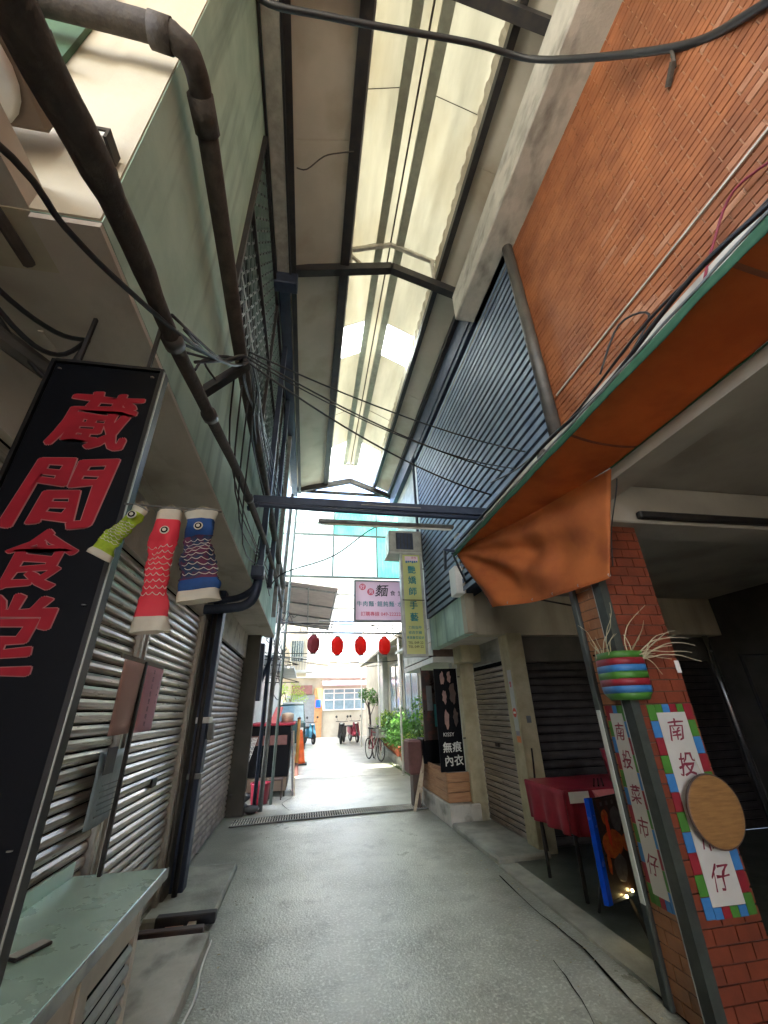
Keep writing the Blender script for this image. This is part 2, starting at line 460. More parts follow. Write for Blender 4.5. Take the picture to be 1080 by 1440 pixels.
# grime and rust creeping up the foot of the shutters
def foot_grime(nm, h, col):
    m = M[nm]; N = m.node_tree; L = N.links; b = N.nodes['Principled BSDF']
    src = b.inputs['Base Color'].links[0].from_socket
    g = N.nodes.new('ShaderNodeNewGeometry'); sp = N.nodes.new('ShaderNodeSeparateXYZ'); L.new(g.outputs['Position'], sp.inputs[0])
    n = N.nodes.new('ShaderNodeTexNoise'); n.inputs['Scale'].default_value = 5; n.inputs['Detail'].default_value = 8; L.new(g.outputs['Position'], n.inputs['Vector'])
    a = N.nodes.new('ShaderNodeMath'); a.operation = 'MULTIPLY_ADD'; L.new(n.outputs['Fac'], a.inputs[0]); a.inputs[1].default_value = -h * 1.6; L.new(sp.outputs['Z'], a.inputs[2])
    r = N.nodes.new('ShaderNodeMapRange'); r.inputs['From Min'].default_value = -h * .3; r.inputs['From Max'].default_value = -h * 1.1; r.inputs['To Max'].default_value = .85
    L.new(a.outputs[0], r.inputs['Value'])
    mx = N.nodes.new('ShaderNodeMix'); mx.data_type = 'RGBA'; L.new(r.outputs[0], mx.inputs['Factor']); L.new(src, mx.inputs['A']); mx.inputs['B'].default_value = (*col, 1)
    L.new(mx.outputs['Result'], b.inputs['Base Color'])
foot_grime('slat_steel', .7, (.14, .10, .07)); foot_grime('slat_warm', .7, (.12, .08, .06)); foot_grime('pillar_plaster', .6, (.13, .12, .08))
foot_grime('column_tile_tan', .4, (.08, .06, .04))

# ================================================================== THE SETTING: ground
BASE = -0.02
V, Fc = grid(lambda u, v: (-150 + 300 * u, -150 + 300 * v, -0.03), 2, 2)
mk('ground', (V, Fc), 'concrete', kind='structure')
# the alley floor, gently uneven
def road_fn(u, v):
    x = -1.32 + u * (5.4); y = -12 + v * 62
    return (x, y, 0.006 * noise.noise(Vector((x * .8, y * .5, 0))) - 0.004)
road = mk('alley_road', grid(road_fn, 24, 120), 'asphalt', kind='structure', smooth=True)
# worn cement strips and cracks along the right edge
def crack(pts, w, parent, name='crack'):
    pts = smooth_path([(p[0], p[1], 0.004) for p in pts], 4)
    Vv = []; n = len(pts)
    for i, p in enumerate(pts):
        ww = w * random.uniform(.4, 1.3)
        jx = random.uniform(-.006, .006)
        Vv += [(p.x + jx - ww / 2, p.y, .006), (p.x + jx + ww / 2, p.y, .006)]
    ff = [(2 * i, 2 * i + 1, 2 * i + 3, 2 * i + 2) for i in range(n - 1)]
    return mk(name, (Vv, ff), 'dark_void', parent)
crack([(2.02, 5.0), (1.98, 4.3), (2.0, 3.6), (1.93, 3.0), (1.90, 2.4)], .016, road)
crack([(2.20, 4.9), (2.17, 4.2), (2.16, 3.6), (2.12, 3.1), (2.08, 2.7)], .014, road)
crack([(1.72, 3.5), (1.66, 3.1), (1.55, 2.7)], .008, road)
crack([(-.2, 8.75), (-.35, 9.4), (-.18, 10.0), (-.26, 10.9)], .012, road)
crack([(-.9, 9.6), (-.8, 9.2), (-.86, 8.8)], .012, road)
# transverse joint further down the alley
Vv = []; 
for i in range(31):
    x = -.2 + i * .11; y = 12.2 + .12 * math.sin(i * .5)
    Vv += [(x, y, .007), (x, y + .05, .007)]
mk('crack', (Vv, [(2 * i, 2 * i + 1, 2 * i + 3, 2 * i + 2) for i in range(30)]), 'concrete', road)

# drain grating across the alley
dr = root('drain_grating', (0.6, 8.1, 0), 'steel drain grating running across the alley from wall to wall', 'drain grating')
def gx(t, off): return (-1.05 + 3.35 * t, 7.82 + .28 * t + off + .08 * math.sin(t * 3))
tr = []
for i in range(24):
    a = gx(i / 24, 0); b = gx((i + 1) / 24, 0)
    tr.append(hull8([(a[0], a[1], .003), (b[0], b[1], .003), (b[0], b[1] + .40, .003), (a[0], a[1] + .40, .003)],
                    [(a[0], a[1], .008), (b[0], b[1], .008), (b[0], b[1] + .40, .008), (a[0], a[1] + .40, .008)]))
mk('trough', add(*tr), 'dark_void', dr)
for off in (0, .385):
    parts = []
    for i in range(24):
        a = gx(i / 24, off); b = gx((i + 1) / 24, off)
        parts.append(hull8([(a[0], a[1], .008), (b[0], b[1], .008), (b[0], b[1] + .018, .008), (a[0], a[1] + .018, .008)],
                           [(a[0], a[1], .022), (b[0], b[1], .022), (b[0], b[1] + .018, .022), (a[0], a[1] + .018, .022)]))
    mk('edge_bar', add(*parts), 'steel_grey', dr)
for i in range(84):
    a = gx((i + .5) / 84, .02)
    mk('grate_bar', bx(a[0] - .009, a[0] + .009, a[1], a[1] + .37, .010, .022), 'concrete_light', dr)
mk('cross_bar', add(*[hull8([(gx(i / 24, .19)[0], gx(i / 24, .19)[1], .0205), (gx((i + 1) / 24, .19)[0], gx((i + 1) / 24, .19)[1], .0205), (gx((i + 1) / 24, .21)[0], gx((i + 1) / 24, .21)[1], .0205), (gx(i / 24, .21)[0], gx(i / 24, .21)[1], .0205)],
                           [(gx(i / 24, .19)[0], gx(i / 24, .19)[1], .025), (gx((i + 1) / 24, .19)[0], gx((i + 1) / 24, .19)[1], .025), (gx((i + 1) / 24, .21)[0], gx((i + 1) / 24, .21)[1], .025), (gx(i / 24, .21)[0], gx(i / 24, .21)[1], .025)]) for i in range(24)]), 'steel_grey', dr)

# right-hand pavement of the arcade and thresholds
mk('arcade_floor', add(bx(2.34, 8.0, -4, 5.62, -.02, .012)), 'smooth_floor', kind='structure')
mk('pavement', add(bx(2.12, 2.335, -4, 5.25, -.02, .018)), 'concrete', kind='structure')
mk('kerb', cbx(2.14, 2.78, 5.30, 6.86, -.02, .06, .02), 'concrete', kind='structure')
mk('left_pavement', add(cbx(-1.36, -.66, 4.68, 5.95, -.02, .055, .02)), 'concrete', kind='structure')

# ================================================================== LEFT BUILDING
LB = root('shophouse', (-1.3, 4.5, 0), 'left shophouse with pale green upper wall overhanging grey roller shutters', 'shophouse')
def wedge_wall(x0, x1, y0, y1, z0, z1): return bx(x0, x1, y0, y1, z0, z1)
mk('side_wall', bx(-.9, -.7, .86, 8.7, 2.93, 4.30), 'green_plaster', LB)
mk('side_wall', bx(-.9, -.7, .86, 2.10, 4.30, 6.60), 'green_plaster', LB)
mk('side_wall', bx(-.9, -.7, .86, 8.7, 6.60, 8.2), 'green_plaster', LB)
mk('side_wall', bx(-.9, -.7, 7.6, 8.7, 4.30, 6.60), 'green_plaster', LB)
mk('front_wall', bx(-6.0, -.9, .86, 1.06, 2.93, 8.2), 'beige_plaster', LB)
mk('front_render', bx(-.90, -.704, .852, .8595, 2.932, 8.2), 'beige_plaster', LB)
mk('soffit', bx(-1.34, -.9, 1.06, 8.7, 2.93, 3.05), 'soffit_plaster', LB)
mk('soffit', bx(-.898, -.702, .862, 8.69, 2.905, 2.928), 'soffit_plaster', LB)
mk('ceiling', bx(-4.2, -1.34, -3, 8.7, 2.93, 3.05), 'soffit_plaster', LB)
mk('ceiling', bx(-1.34, -.9, -3, 1.06, 2.935, 3.05), 'soffit_plaster', LB)
mk('lintel', bx(-1.36, -1.2, -3, 5.35, 2.55, 2.93), 'soffit_plaster', LB)
mk('lintel', bx(-1.36, -1.2, 5.35, 8.7, 2.50, 2.93), 'concrete_light', LB)
mk('end_wall', bx(-1.36, -.95, 8.55, 8.7, 0, 2.93), 'wall_grey_dark', LB)
mk('end_wall', bx(-1.36, -.9, 8.5, 8.7, 2.94, 8.2), 'green_plaster', LB)
mk('pier', cbx(-1.36, -1.17, 5.02, 5.5, 0, 2.55, .012), 'wall_grey_dark', LB)
mk('back_wall', bx(-1.5, -1.4, -3, 8.7, 0, 2.93), 'dark_void', LB)
mk('added_rear_wall', bx(-1.5, -1.3, -13, -3, 0, 4.6), 'beige_plaster', LB)  # unseen wall added behind the camera to cut the light from there
mk('roof_slab', bx(-4.2, -.9, 1.06, 8.5, 8.2, 8.4), 'concrete', LB)
# roller shutters, each slat a piece
PROF = [(0.0, 0.0), (.016, .010), (.020, .026), (.018, .044), (.008, .060), (-.004, .062), (-.004, 0.0)]
def shutter(parent, x, y0, y1, z0, z1, m, pitch=.068, name='roller_shutter', facing=1, plane='xz', rail='shutter_rail', label=None):
    """slats lie along y (plane xz) or along x (plane yz); facing is the sign of the outward direction"""
    if plane == 'xz': base = mk(name, bx(min(x, x - facing * .03), max(x, x - facing * .03) - .004, y0, y1, z0, z1), 'dark_void', parent)
    else: base = mk(name, bx(y0, y1, min(x, x - facing * .03) + .004, max(x, x - facing * .03), z0, z1), 'dark_void', parent)
    if label: base['label'] = label
    k = pitch / .068
    prof = [(x + facing * a, z0 + b * k) for a, b in PROF]
    n = int((z1 - z0) / pitch)
    s = mk('slat', extr(prof, y0 + .01, y1 - .01, plane), m, base)
    w = ORG[s].copy()
    for i in range(1, n):
        j = share(s, 'slat', (w.x + facing * random.uniform(-.002, .002) * (plane == 'xz'), w.y, w.z + i * pitch), base)
        if plane == 'xz': j.rotation_euler = (0, rad(random.uniform(-2.5, 2.5)), 0)
    return base
shutter(LB, -1.24, -2.6, 1.22, 0.02, 2.56, 'slat_steel')
shutter(LB, -1.24, 1.30, 3.26, 0.02, 2.56, 'slat_steel', label='wide weathered roller shutter behind the black signboard')
shutter(LB, -1.24, 3.44, 4.90, 0.02, 2.56, 'slat_steel', label='roller shutter between the centre rail and the dark pipe')
shutter(LB, -1.24, 5.72, 8.50, 0.02, 2.50, 'slat_warm', pitch=.074, label='brownish roller shutter beyond the dark post')
for (a, b) in ((1.22, 1.29), (3.27, 3.345), (3.365, 3.435), (4.91, 5.02), (5.60, 5.71)):
    mk('guide_rail', add(cbx(-1.26, -1.195, a, b, 0, 2.56, .008), bx(-1.197, -1.188, a + .012, a + .022, 0, 2.56)), 'shutter_rail', LB)
# security grille on the upper window
gr = mk('window', bx(-.92, -.86, 2.10, 7.6, 4.30, 6.60), 'glass_dark', LB)
bars = []
yy0, yy1, zz0, zz1 = 2.12, 7.58, 4.32, 6.58
dy, dz = .115, .20
ny = int((yy1 - yy0) / dy)
for i in range(ny + 1):
    ya = yy0 + i * dy
    prev = []
    nz = int((zz1 - zz0) / (dz / 2))
    for k in range(nz):
        s0 = (1 if (k % 2 == 0) else -1) * dy * .46
        z0_ = zz0 + k * dz / 2; z1_ = z0_ + dz / 2
        ya0, ya1 = ya - s0 / 2, ya + s0 / 2
        bars.append(([(-.688, ya0, z0_), (-.688, ya0 + .022, z0_), (-.688, ya1 + .022, z1_), (-.688, ya1, z1_), (-.70, ya0, z0_), (-.70, ya0 + .022, z0_), (-.70, ya1 + .022, z1_), (-.70, ya1, z1_)],
                     [(0, 1, 2, 3), (7, 6, 5, 4), (0, 4, 5, 1), (3, 2, 6, 7)]))
mk('lattice', add(*bars), 'steel_green', gr, kind='stuff')
for z in (4.30, 5.45, 6.57): mk('grille_rail', bx(-.70, -.665, 2.08, 7.62, z, z + .035), 'steel_dark', gr)
for y in (2.07, 3.9, 5.75, 7.6): mk('grille_post', bx(-.70, -.66, y, y + .035, 4.28, 6.62), 'steel_dark', gr)
mk('window_frame', bx(-.85, -.84, 2.1, 7.6, 5.4, 5.46), 'steel_grey', gr)
# green painted panel beside the fan unit
mk('painted_panel', bx(-2.2, -1.08, .835, .858, 3.75, 5.4), 'green_paint', LB)
# crack lines in the soffit are left to the material; a cable clip strip:
mk('cover_strip', bx(-1.1, -1.08, 1.3, 3.0, 2.898, 2.904), 'soffit_plaster', LB)

# ================================================================== ARCADE ROOF
RF = root('alley_roof', (.8, 3.6, 6.9), 'long pitched rain shelter over the alley with a raised cream skylight', 'roof')
Y0, Y1 = -13.0, 9.8  # roof runs on unseen behind the camera to hold back front light
def slope_panel(xa, za, xb, zb, y0, y1, m, name='roof_panel', th=.018, parent=RF):
    b = [(xa, y0, za), (xb, y0, zb), (xb, y1, zb), (xa, y1, za)]
    t = [(x, y, z + th) for x, y, z in b]
    return mk(name, hull8(b, t), m, parent)
ys = [Y0 + i * (Y1 - Y0) / 12 for i in range(13)]
for a, b in zip(ys, ys[1:]):
    dzr = random.uniform(-.004, .004)
    slope_panel(-.44, 6.97 + dzr, .24, 7.245 + dzr, a + .002, b - .002, 'roof_underside')
    slope_panel(1.56, 7.235 + dzr, 2.10, 6.99 + dzr, a + .002, b - .002, 'roof_underside')
    # upper skin
slope_panel(-.75, 7.02, .30, 7.30, Y0, Y1, 'roof_outer', 'roof_sheet')
slope_panel(1.56, 7.30, 2.5, 7.00, Y0, Y1, 'roof_outer', 'roof_sheet')
mk('closing_board', bx(-.70, -.44, Y0, Y1, 6.99, 7.02), 'roof_underside', RF)
mk('added_side_roof', bx(-6.0, -.70, Y0, 1.2, 6.99, 7.05), 'roof_underside', RF)  # added out of view to shade the beige front wall
# raised skylight
cuts = [Y0, -3.6, -1.7, .1, 1.9, 3.62, 5.0, 5.72, 7.4, 8.7, Y1]
for a, b in zip(cuts, cuts[1:]):
    clear = abs(a - 5.0) < .01 or abs(a - 8.7) < .01
    m = 'roof_clear' if clear else 'roof_cream'
    slope_panel(.22, 7.60, .76, 7.935, a, b, m, 'skylight_panel', .006)
    slope_panel(1.02, 7.935, 1.62, 7.62, a, b, m, 'skylight_panel', .006)
    mk('sheet_lap', tube([(.24, a, 7.606), (.74, a, 7.917)], .004, 5), 'rust_pipe', RF); mk('sheet_lap', tube([(1.04, a, 7.917), (1.6, a, 7.622)], .004, 5), 'rust_pipe', RF)
mk('ridge_cap', hull8([(.72, Y0, 7.945), (1.06, Y0, 7.945), (1.06, Y1, 7.945), (.72, Y1, 7.945)], [(.76, Y0, 7.98), (1.02, Y0, 7.98), (1.02, Y1, 7.98), (.76, Y1, 7.98)]), 'roof_cream', RF)
def cchan(x0, x1, z0, z1, m, name='purlin', y0=Y0, y1=Y1):
    return mk(name, add(bx(x0, x1, y0, y1, z0, z0 + .01), bx(x0, x0 + .008, y0, y1, z0 + .01, z1), bx(x1 - .02, x1 - .012, y0, y1, z0 + .01, z0 + .03)), m, RF)
cchan(.68, .79, 7.82, 7.90, 'purlin_grey'); cchan(.98, 1.10, 7.82, 7.90, 'purlin_grey')
mk('ridge_rod', tube([(.90, Y0, 7.90), (.90, Y1, 7.90)], .012, 6), 'rust_pipe', RF)
cchan(.15, .27, 7.12, 7.235, 'steel_dark'); cchan(1.535, 1.61, 7.11, 7.225, 'steel_dark')
cchan(-.50, -.43, 6.84, 6.95, 'steel_dark'); cchan(1.93, 2.0, 6.86, 6.97, 'steel_dark')
# corrugated upstand on both sides of the skylight
def corr_side(x, z0, z1, y0, y1, amp=.018, pitch=.19):
    V, Fc = [], []
    n = int((y1 - y0) / pitch)
    seq = []
    for i in range(n):
        y = y0 + i * pitch
        seq += [(y, 0), (y + pitch * .36, 0), (y + pitch * .5, amp), (y + pitch * .86, amp)]
    for y, a in seq: V += [(x + a, y, z0), (x + a, y, z1)]
    Fc = [(2 * i, 2 * i + 1, 2 * i + 3, 2 * i + 2) for i in range(len(seq) - 1)]
    return V, Fc
solid(mk('upstand_sheet', corr_side(1.575, 7.235, 7.63, Y0, Y1), 'roof_underside', RF), .003)
solid(mk('upstand_sheet', corr_side(.24, 7.25, 7.60, Y0, Y1), 'roof_underside', RF), .003)
def beam(a, b, w, h, m, parent=RF, name='beam'):
    """rectangular bar from a to b lying in an xz plane"""
    a, b = Vector(a), Vector(b)
    d = (b - a).normalized(); yv = Vector((0, 1, 0)) if abs(d.y) < .9 else Vector((1, 0, 0))
    n = d.cross(yv).normalized(); s = n.cross(d).normalized()
    q = []
    for p in (a, b):
        for su, sv in ((-1, -1), (1, -1), (1, 1), (-1, 1)):
            q.append(tuple(p + s * su * w / 2 + n * sv * h / 2))
    return mk(name, (q, [(0, 3, 2, 1), (4, 5, 6, 7), (0, 1, 5, 4), (1, 2, 6, 5), (2, 3, 7, 6), (3, 0, 4, 7)]), m, parent)
for yb, mm in ((3.6, 'steel_dark'), (1.02, 'steel_dark'), (6.7, 'steel_dark'), (9.72, 'steel_dark'), (-1.6, 'steel_dark')):
    if yb == 6.7: continue
    beam((-.66, yb, 6.86), (.90, yb, 7.30), .10, .13, mm)
    beam((.88, yb, 7.30), (2.08, yb, 6.84), .10, .13, mm)
    beam((.26, yb, 7.56), (.90, yb, 7.86), .05, .05, 'shutter_rail', name='brace')
    beam((.90, yb, 7.86), (1.56, yb, 7.60), .05, .05, 'shutter_rail', name='brace')
    beam((.30, yb, 7.12), (.30, yb, 7.56), .045, .045, 'shutter_rail', name='strut')
    beam((1.52, yb, 7.08), (1.52, yb, 7.60), .045, .045, 'shutter_rail', name='strut')
    beam((.26, yb, 7.50), (.50, yb, 7.22), .035, .035, 'shutter_rail', name='strut')
# gutter and flashing along the left eave
mk('gutter', add(bx(-.665, -.52, Y0, 3.55, 6.74, 6.76), bx(-.665, -.65, Y0, 3.55, 6.76, 6.90), bx(-.535, -.52, Y0, 3.55, 6.76, 6.84)), 'shutter_rail', RF)
mk('gutter', add(bx(-.665, -.52, 3.65, Y1, 6.74, 6.76), bx(-.665, -.65, 3.65, Y1, 6.76, 6.90), bx(-.535, -.52, 3.65, Y1, 6.76, 6.84)), 'steel_blue', RF)
mk('conduit', tube([(-.50, Y0, 6.72), (-.50, 3.55, 6.72)], .014, 6), 'black_rubber', RF)
mk('conduit', tube([(-.68, Y0, 6.70), (-.68, 3.55, 6.70)], .014, 6), 'black_rubber', RF)
mk('bracket_box', cbx(-.70, -.40, 3.52, 3.68, 6.55, 6.76, .01), 'steel_blue', RF)
# gable at the far end of the skylight (clear)
mk('gable_frame', add(bx(-.44, 2.0, 9.80, 9.84, 6.90, 6.98)), 'steel_dark', RF)

mk('loose_wire', tube(smooth_path([(-.41, 2.42, 6.92), (-.3, 2.42, 6.93), (-.12, 2.30, 6.99), (.05, 2.27, 7.06), (.2, 2.25, 7.1)], 4), .007, 5), 'rust_pipe', RF)
# posts along the left wall carrying the roof
for (y, z0, mm) in ((4.75, 3.1, 'steel_blue'), (6.0, 3.2, 'steel_blue'), (7.1, 3.0, 'steel_grey')):
    mk('post', bx(-.66, -.59, y, y + .07, z0, 6.85), mm, RF)
# concrete beam over the brick wall
CB = mk('concrete_beam', cbx(1.76, 2.20, -5.5, 3.6, 6.36, 6.84, .015), 'concrete_light', RF)

# ================================================================== RIGHT BUILDING
RB = root('brick_shophouse', (2.3, 2, 0), 'right shophouse with red brick tiled upper wall and blue louvres over an arcade', 'shophouse')
mk('wall_core', bx(2.112, 2.32, -5.5, 2.60, 3.12, 6.36), 'grout', RB)
mk('added_rear_wall', bx(2.112, 2.32, -13, -5.5, 0, 7.0), 'grout', RB)  # added out of view, closes the alley behind the camera against light
mk('added_rear_wall', bx(2.33, 2.5, -5.5, -4.1, 0, 3.12), 'grout', RB)  # unseen infill added to block light from behind the camera
mk('wall_core', bx(2.14, 2.32, 2.60, 7.1, 2.98, 6.36), 'louvre_back', RB)
mk('roof_slab', bx(2.32, 8, -5.5, 7.1, 6.5, 6.7), 'concrete', RB)
mk('floor_slab', bx(2.32, 8.0, -5.5, 5.45, 3.16, 3.3), 'ceiling_grey', RB)
mk('arcade_beam', cbx(2.11, 8.0, 2.50, 2.82, 2.82, 3.155, .01), 'ceiling_grey', RB)
mk('conduit', cbx(2.5, 8.0, 2.44, 2.495, 2.84, 2.90, .01), 'steel_dark', RB)
mk('arcade_beam', bx(2.11, 2.32, -5.5, 2.50, 3.0, 3.118), 'ceiling_grey', RB)
mk('lower_ceiling', bx(2.56, 8.0, 2.82, 5.45, 3.0, 3.155), 'ceiling_grey', RB)
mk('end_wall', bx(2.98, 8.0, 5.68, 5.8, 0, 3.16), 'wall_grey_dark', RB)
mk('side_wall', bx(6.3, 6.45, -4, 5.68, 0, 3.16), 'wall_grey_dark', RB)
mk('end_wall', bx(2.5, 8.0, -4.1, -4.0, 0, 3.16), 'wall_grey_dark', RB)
# band over the far shops: side face to the alley and face towards the camera
mk('band_wall', bx(2.10, 2.24, 5.45, 7.1, 2.45, 2.97), 'green_plaster', RB)  # green colour paints the greenish light on the beige band's alley side
mk('band_wall', bx(2.241, 8.0, 5.452, 5.66, 2.44, 3.16), 'beige_plaster', RB)
mk('band_wall', bx(2.10, 2.24, 5.30, 5.449, 2.45, 3.9), 'beige_plaster', RB)
mk('soffit', bx(2.24, 2.9, 5.66, 7.1, 2.46, 2.56), 'soffit_plaster', RB)
mk('wall', bx(2.78, 2.9, 5.8, 7.0, 2.14, 2.46), 'concrete', RB)
mk('wall', bx(2.98, 4.6, 5.60, 5.68, 2.09, 2.44), 'wall_grey_dark', RB)
mk('pillar', cbx(2.70, 2.93, 5.42, 5.70, 0, 2.46, .008), 'pillar_plaster', RB)
mk('pillar', cbx(2.52, 2.76, 6.93, 7.06, 0, 2.30, .008), 'pillar_plaster', RB)
mk('cap', cbx(2.45, 2.80, 6.60, 7.0, 2.2, 2.5, .01), 'pillar_plaster', RB)
shutter(RB, 2.76, 5.71, 6.92, 0.06, 2.13, 'slat_steel', pitch=.072, facing=-1, label='narrow bright roller shutter beside the beige pillar')
shutter(RB, 5.62, 2.97, 4.25, 0.02, 2.08, 'slat_dark', pitch=.098, facing=-1, plane='yz', label='dark roller shutter at the back of the arcade')
shutter(RB, 5.62, 4.75, 6.05, 0.02, 2.08, 'slat_dark', pitch=.098, facing=-1, plane='yz', label='dark shutter at the far right of the arcade')
mk('pipe', tube([(6.08, 5.55, 0), (6.08, 5.55, 2.9)], .04, 10), 'chrome', RB, smooth=True)
mk('pipe', tube([(2.90, 5.50, 2.0), (2.90, 5.50, 2.44)], .01, 6), 'black_rubber', RB)
for z0_, z1_ in ((1.0, 1.02), (2.0, 2.02)): mk('frame_bar', bx(5.0, 6.29, 4.2, 4.22, z0_, z1_), 'steel_dark', RB)
mk('frame_bar', bx(5.0, 5.03, 4.2, 4.22, .2, 2.0), 'steel_dark', RB)
# brick tiles of the upper wall; the nearest rows are single pieces
TW, TH = .20, .054
bricks = []
row = 0; z = 3.30
while z < 6.36 - TH * .5:
    off = (row % 2) * TW / 2
    y = -5.5 + off
    while y < 2.58:
        w = min(TW, 2.58 - y) - .007
        if w > .04:
            if y > -1.2: bricks.append((y, w, z))
        y += TW
    z += TH; row += 1
def near_key(b):
    dy_ = b[0] + .1; dz_ = b[2] - 1.55
    return (2.1 ** 2 + dy_ ** 2 + dz_ ** 2) + (0 if b[0] > .35 and dz_ / math.hypot(2.1, dy_) < 1.75 else 50)
bricks.sort(key=near_key)
protos = {}
rest = []
for i, (y, w, z) in enumerate(bricks):
    t = random.uniform(0, .006)
    if i < 299 and w > TW - .02:
        key = (random.random() < .07)
        if key not in protos:
            protos[key] = mk('brick', cbx(2.1015, 2.1165, y, y + TW - .007, z, z + TH - .007, .002), 'brick_tile_worn' if key else 'brick_tile', RB)
        else:
            share(protos[key], 'brick', (2.109 + t * .5, y + (TW - .007) / 2, z + (TH - .007) / 2), RB)
    else:
        rest.append(bx(2.102 + t * .5, 2.118, y, y + w, z, z + TH - .007))
mk('brick_field', add(*rest), 'brick_tile', RB, kind='stuff')
mk('brick_wall_beyond', bx(2.098, 2.111, -5.5, -1.21, 3.2, 6.36), 'brick_tile', RB)
mk('cable_strip', bx(2.090, 2.101, -5.5, 2.5, 4.06, 4.074), 'concrete_light', RB)
# louvres, every blade a piece
n = 31; zb0, zb1 = 2.98, 6.34
p = (zb1 - zb0) / n
lv = mk('louvre_frame', add(bx(2.06, 2.11, 2.60, 2.66, zb0, 6.36), bx(2.06, 2.11, 7.04, 7.1, zb0, 6.36), bx(2.02, 2.11, 2.66, 7.04, 6.36, 6.46)), 'steel_blue', RB)
blade = hull8([(2.060, 2.67, zb0 + .004), (2.064, 2.67, zb0), (2.064, 7.03, zb0), (2.060, 7.03, zb0 + .004)],
              [(2.060, 2.67, zb0 + .066), (2.064, 2.67, zb0 + .062), (2.064, 7.03, zb0 + .062), (2.060, 7.03, zb0 + .066)])
b0 = mk('louvre_blade', blade, 'louvre_blue', lv); w0 = ORG[b0].copy()
for i in range(1, n):
    c = share(b0, 'louvre_blade', (w0.x + random.uniform(-.002, .002), w0.y, w0.z + i * p), lv)
    c.rotation_euler = (0, rad(random.uniform(-3, 3)), 0)
mk('eave_beam', bx(2.0, 2.11, 3.62, 9.8, 6.47, 6.9), 'steel_blue', RB)
mk('filler_wall', bx(2.112, 2.3, -5.5, 9.8, 6.47, 7.0), 'concrete', RB)
mk('downpipe', tube([(2.035, 2.56, 3.6), (2.035, 2.56, 6.34)], .058, 12), 'drain_pipe', RB, smooth=True)
mk('wall_ledge', add(bx(1.97, 2.093, -5.5, 4.6, 3.50, 3.56), bx(1.97, 1.985, -5.5, 4.6, 3.56, 3.60)), 'concrete_light', RB)

# far end: white tiled building on the right, y 7.1 .. 9
TBR = root('tiled_building', (2.3, 8.3, 2.3), 'narrow white tiled building just beyond the blue louvres on the right', 'building')
mk('wall_core', bx(2.135, 3.4, 7.12, 9.4, 2.34, 7.6), 'dark_grout', TBR)
tl = []
zz = 2.36
r_ = 0
tiles_near = []
while zz < 7.55:
    yy = 7.13
    while yy < 9.3:
        tiles_near.append((yy, zz)); yy += .125
    zz += .245
for i, (yy, zz) in enumerate(tiles_near[:290]):
    if i == 0: t0 = mk('tile', bx(2.118, 2.136, yy, yy + .113, zz, zz + .230), 'white_tile_aged', TBR)
    else: share(t0, 'tile', (2.127 + random.uniform(-.002, .003), yy + .0565, zz + .115), TBR)
mk('tile_field', add(*[bx(2.118, 2.136, yy, yy + .113, zz, zz + .230) for yy, zz in tiles_near[290:]]), 'white_tile_aged', TBR, kind='stuff')
mk('soffit', bx(2.12, 3.4, 7.12, 9.4, 2.25, 2.338), 'white_tile', TBR)
mk('shop_wall', bx(3.0, 3.1, 7.1, 9.4, 0, 2.25), 'pillar_plaster', TBR)
mk('downpipe', tube([(2.04, 7.25, 2.5), (2.04, 7.25, 6.9)], .03, 8), 'steel_blue', TBR, smooth=True)
mk('shop_post', bx(2.47, 2.52, 7.32, 7.38, 0, 2.25), 'white_tile_aged', TBR)

# ================================================================== PIPES AND CABLES ON THE LEFT
dp = root('drain_pipe', (-.6, 3, 2.9), 'long rusty drain pipe sloping along the lower edge of the left green wall', 'pipe', 'drain pipes on the left wall')
pts = [(-.60, -.4, 2.62), (-.60, .36, 2.73), (-.60, .6, 2.80), (-.60, .88, 2.86), (-.60, 1.27, 2.895), (-.60, 1.87, 3.01), (-.60, 3.33, 3.27), (-.60, 6.16, 3.52), (-.62, 8.8, 3.56)]
mk('pipe', tube(smooth_path(pts, 4), [.044 if k < 10 else (.036 if k < 14 else .030) for k in range(4 * (len(pts) - 1) + 1)], 14), 'rust_pipe', dp, smooth=True)
for i in (2, 4, 5, 6):
    a = Vector(pts[i]); d = (Vector(pts[i + 1]) - Vector(pts[i - 1])).normalized()
    mk('collar', tube([a - d * .03, a + d * .03], .040, 14), 'drain_pipe', dp, smooth=True)
dp2 = root('drain_pipe', (-.62, 2, 4.2), 'rusty drain pipe bending round the upper corner and running high along the green wall', 'pipe', 'drain pipes on the left wall')
pts = [(-2.6, .74, 4.12), (-1.6, .74, 4.08), (-.80, .74, 4.04), (-.66, .76, 4.03), (-.615, .82, 4.04), (-.61, 1.0, 4.06), (-.61, 1.62, 4.0), (-.61, 2.72, 3.91), (-.61, 5.64, 3.97), (-.62, 8.8, 3.97)]
mk('pipe', tube(smooth_path(pts, 5), .048, 14), 'rust_pipe', dp2, smooth=True)
mk('collar', tube([(-.76, .745, 4.035), (-.68, .752, 4.032)], .058, 14), 'rust_pipe', dp2, smooth=True)
mk('collar', tube([(-.612, .92, 4.05), (-.61, 1.06, 4.062)], .058, 14), 'rust_pipe', dp2, smooth=True)
mk('stub_pipe', tube([(-.95, .5, 2.85), (-.94, .98, 2.85)], .018, 8), 'rust_pipe', None, 'short rusted pipe stub fixed under the near left ceiling', 'pipe')
mk('stub_pipe', tube([(-1.12, 1.10, 2.72), (-1.0, 1.3, 2.70)], .035, 8), 'drain_pipe', None, 'stubby grey pipe end above the top left corner of the black signboard', 'pipe')

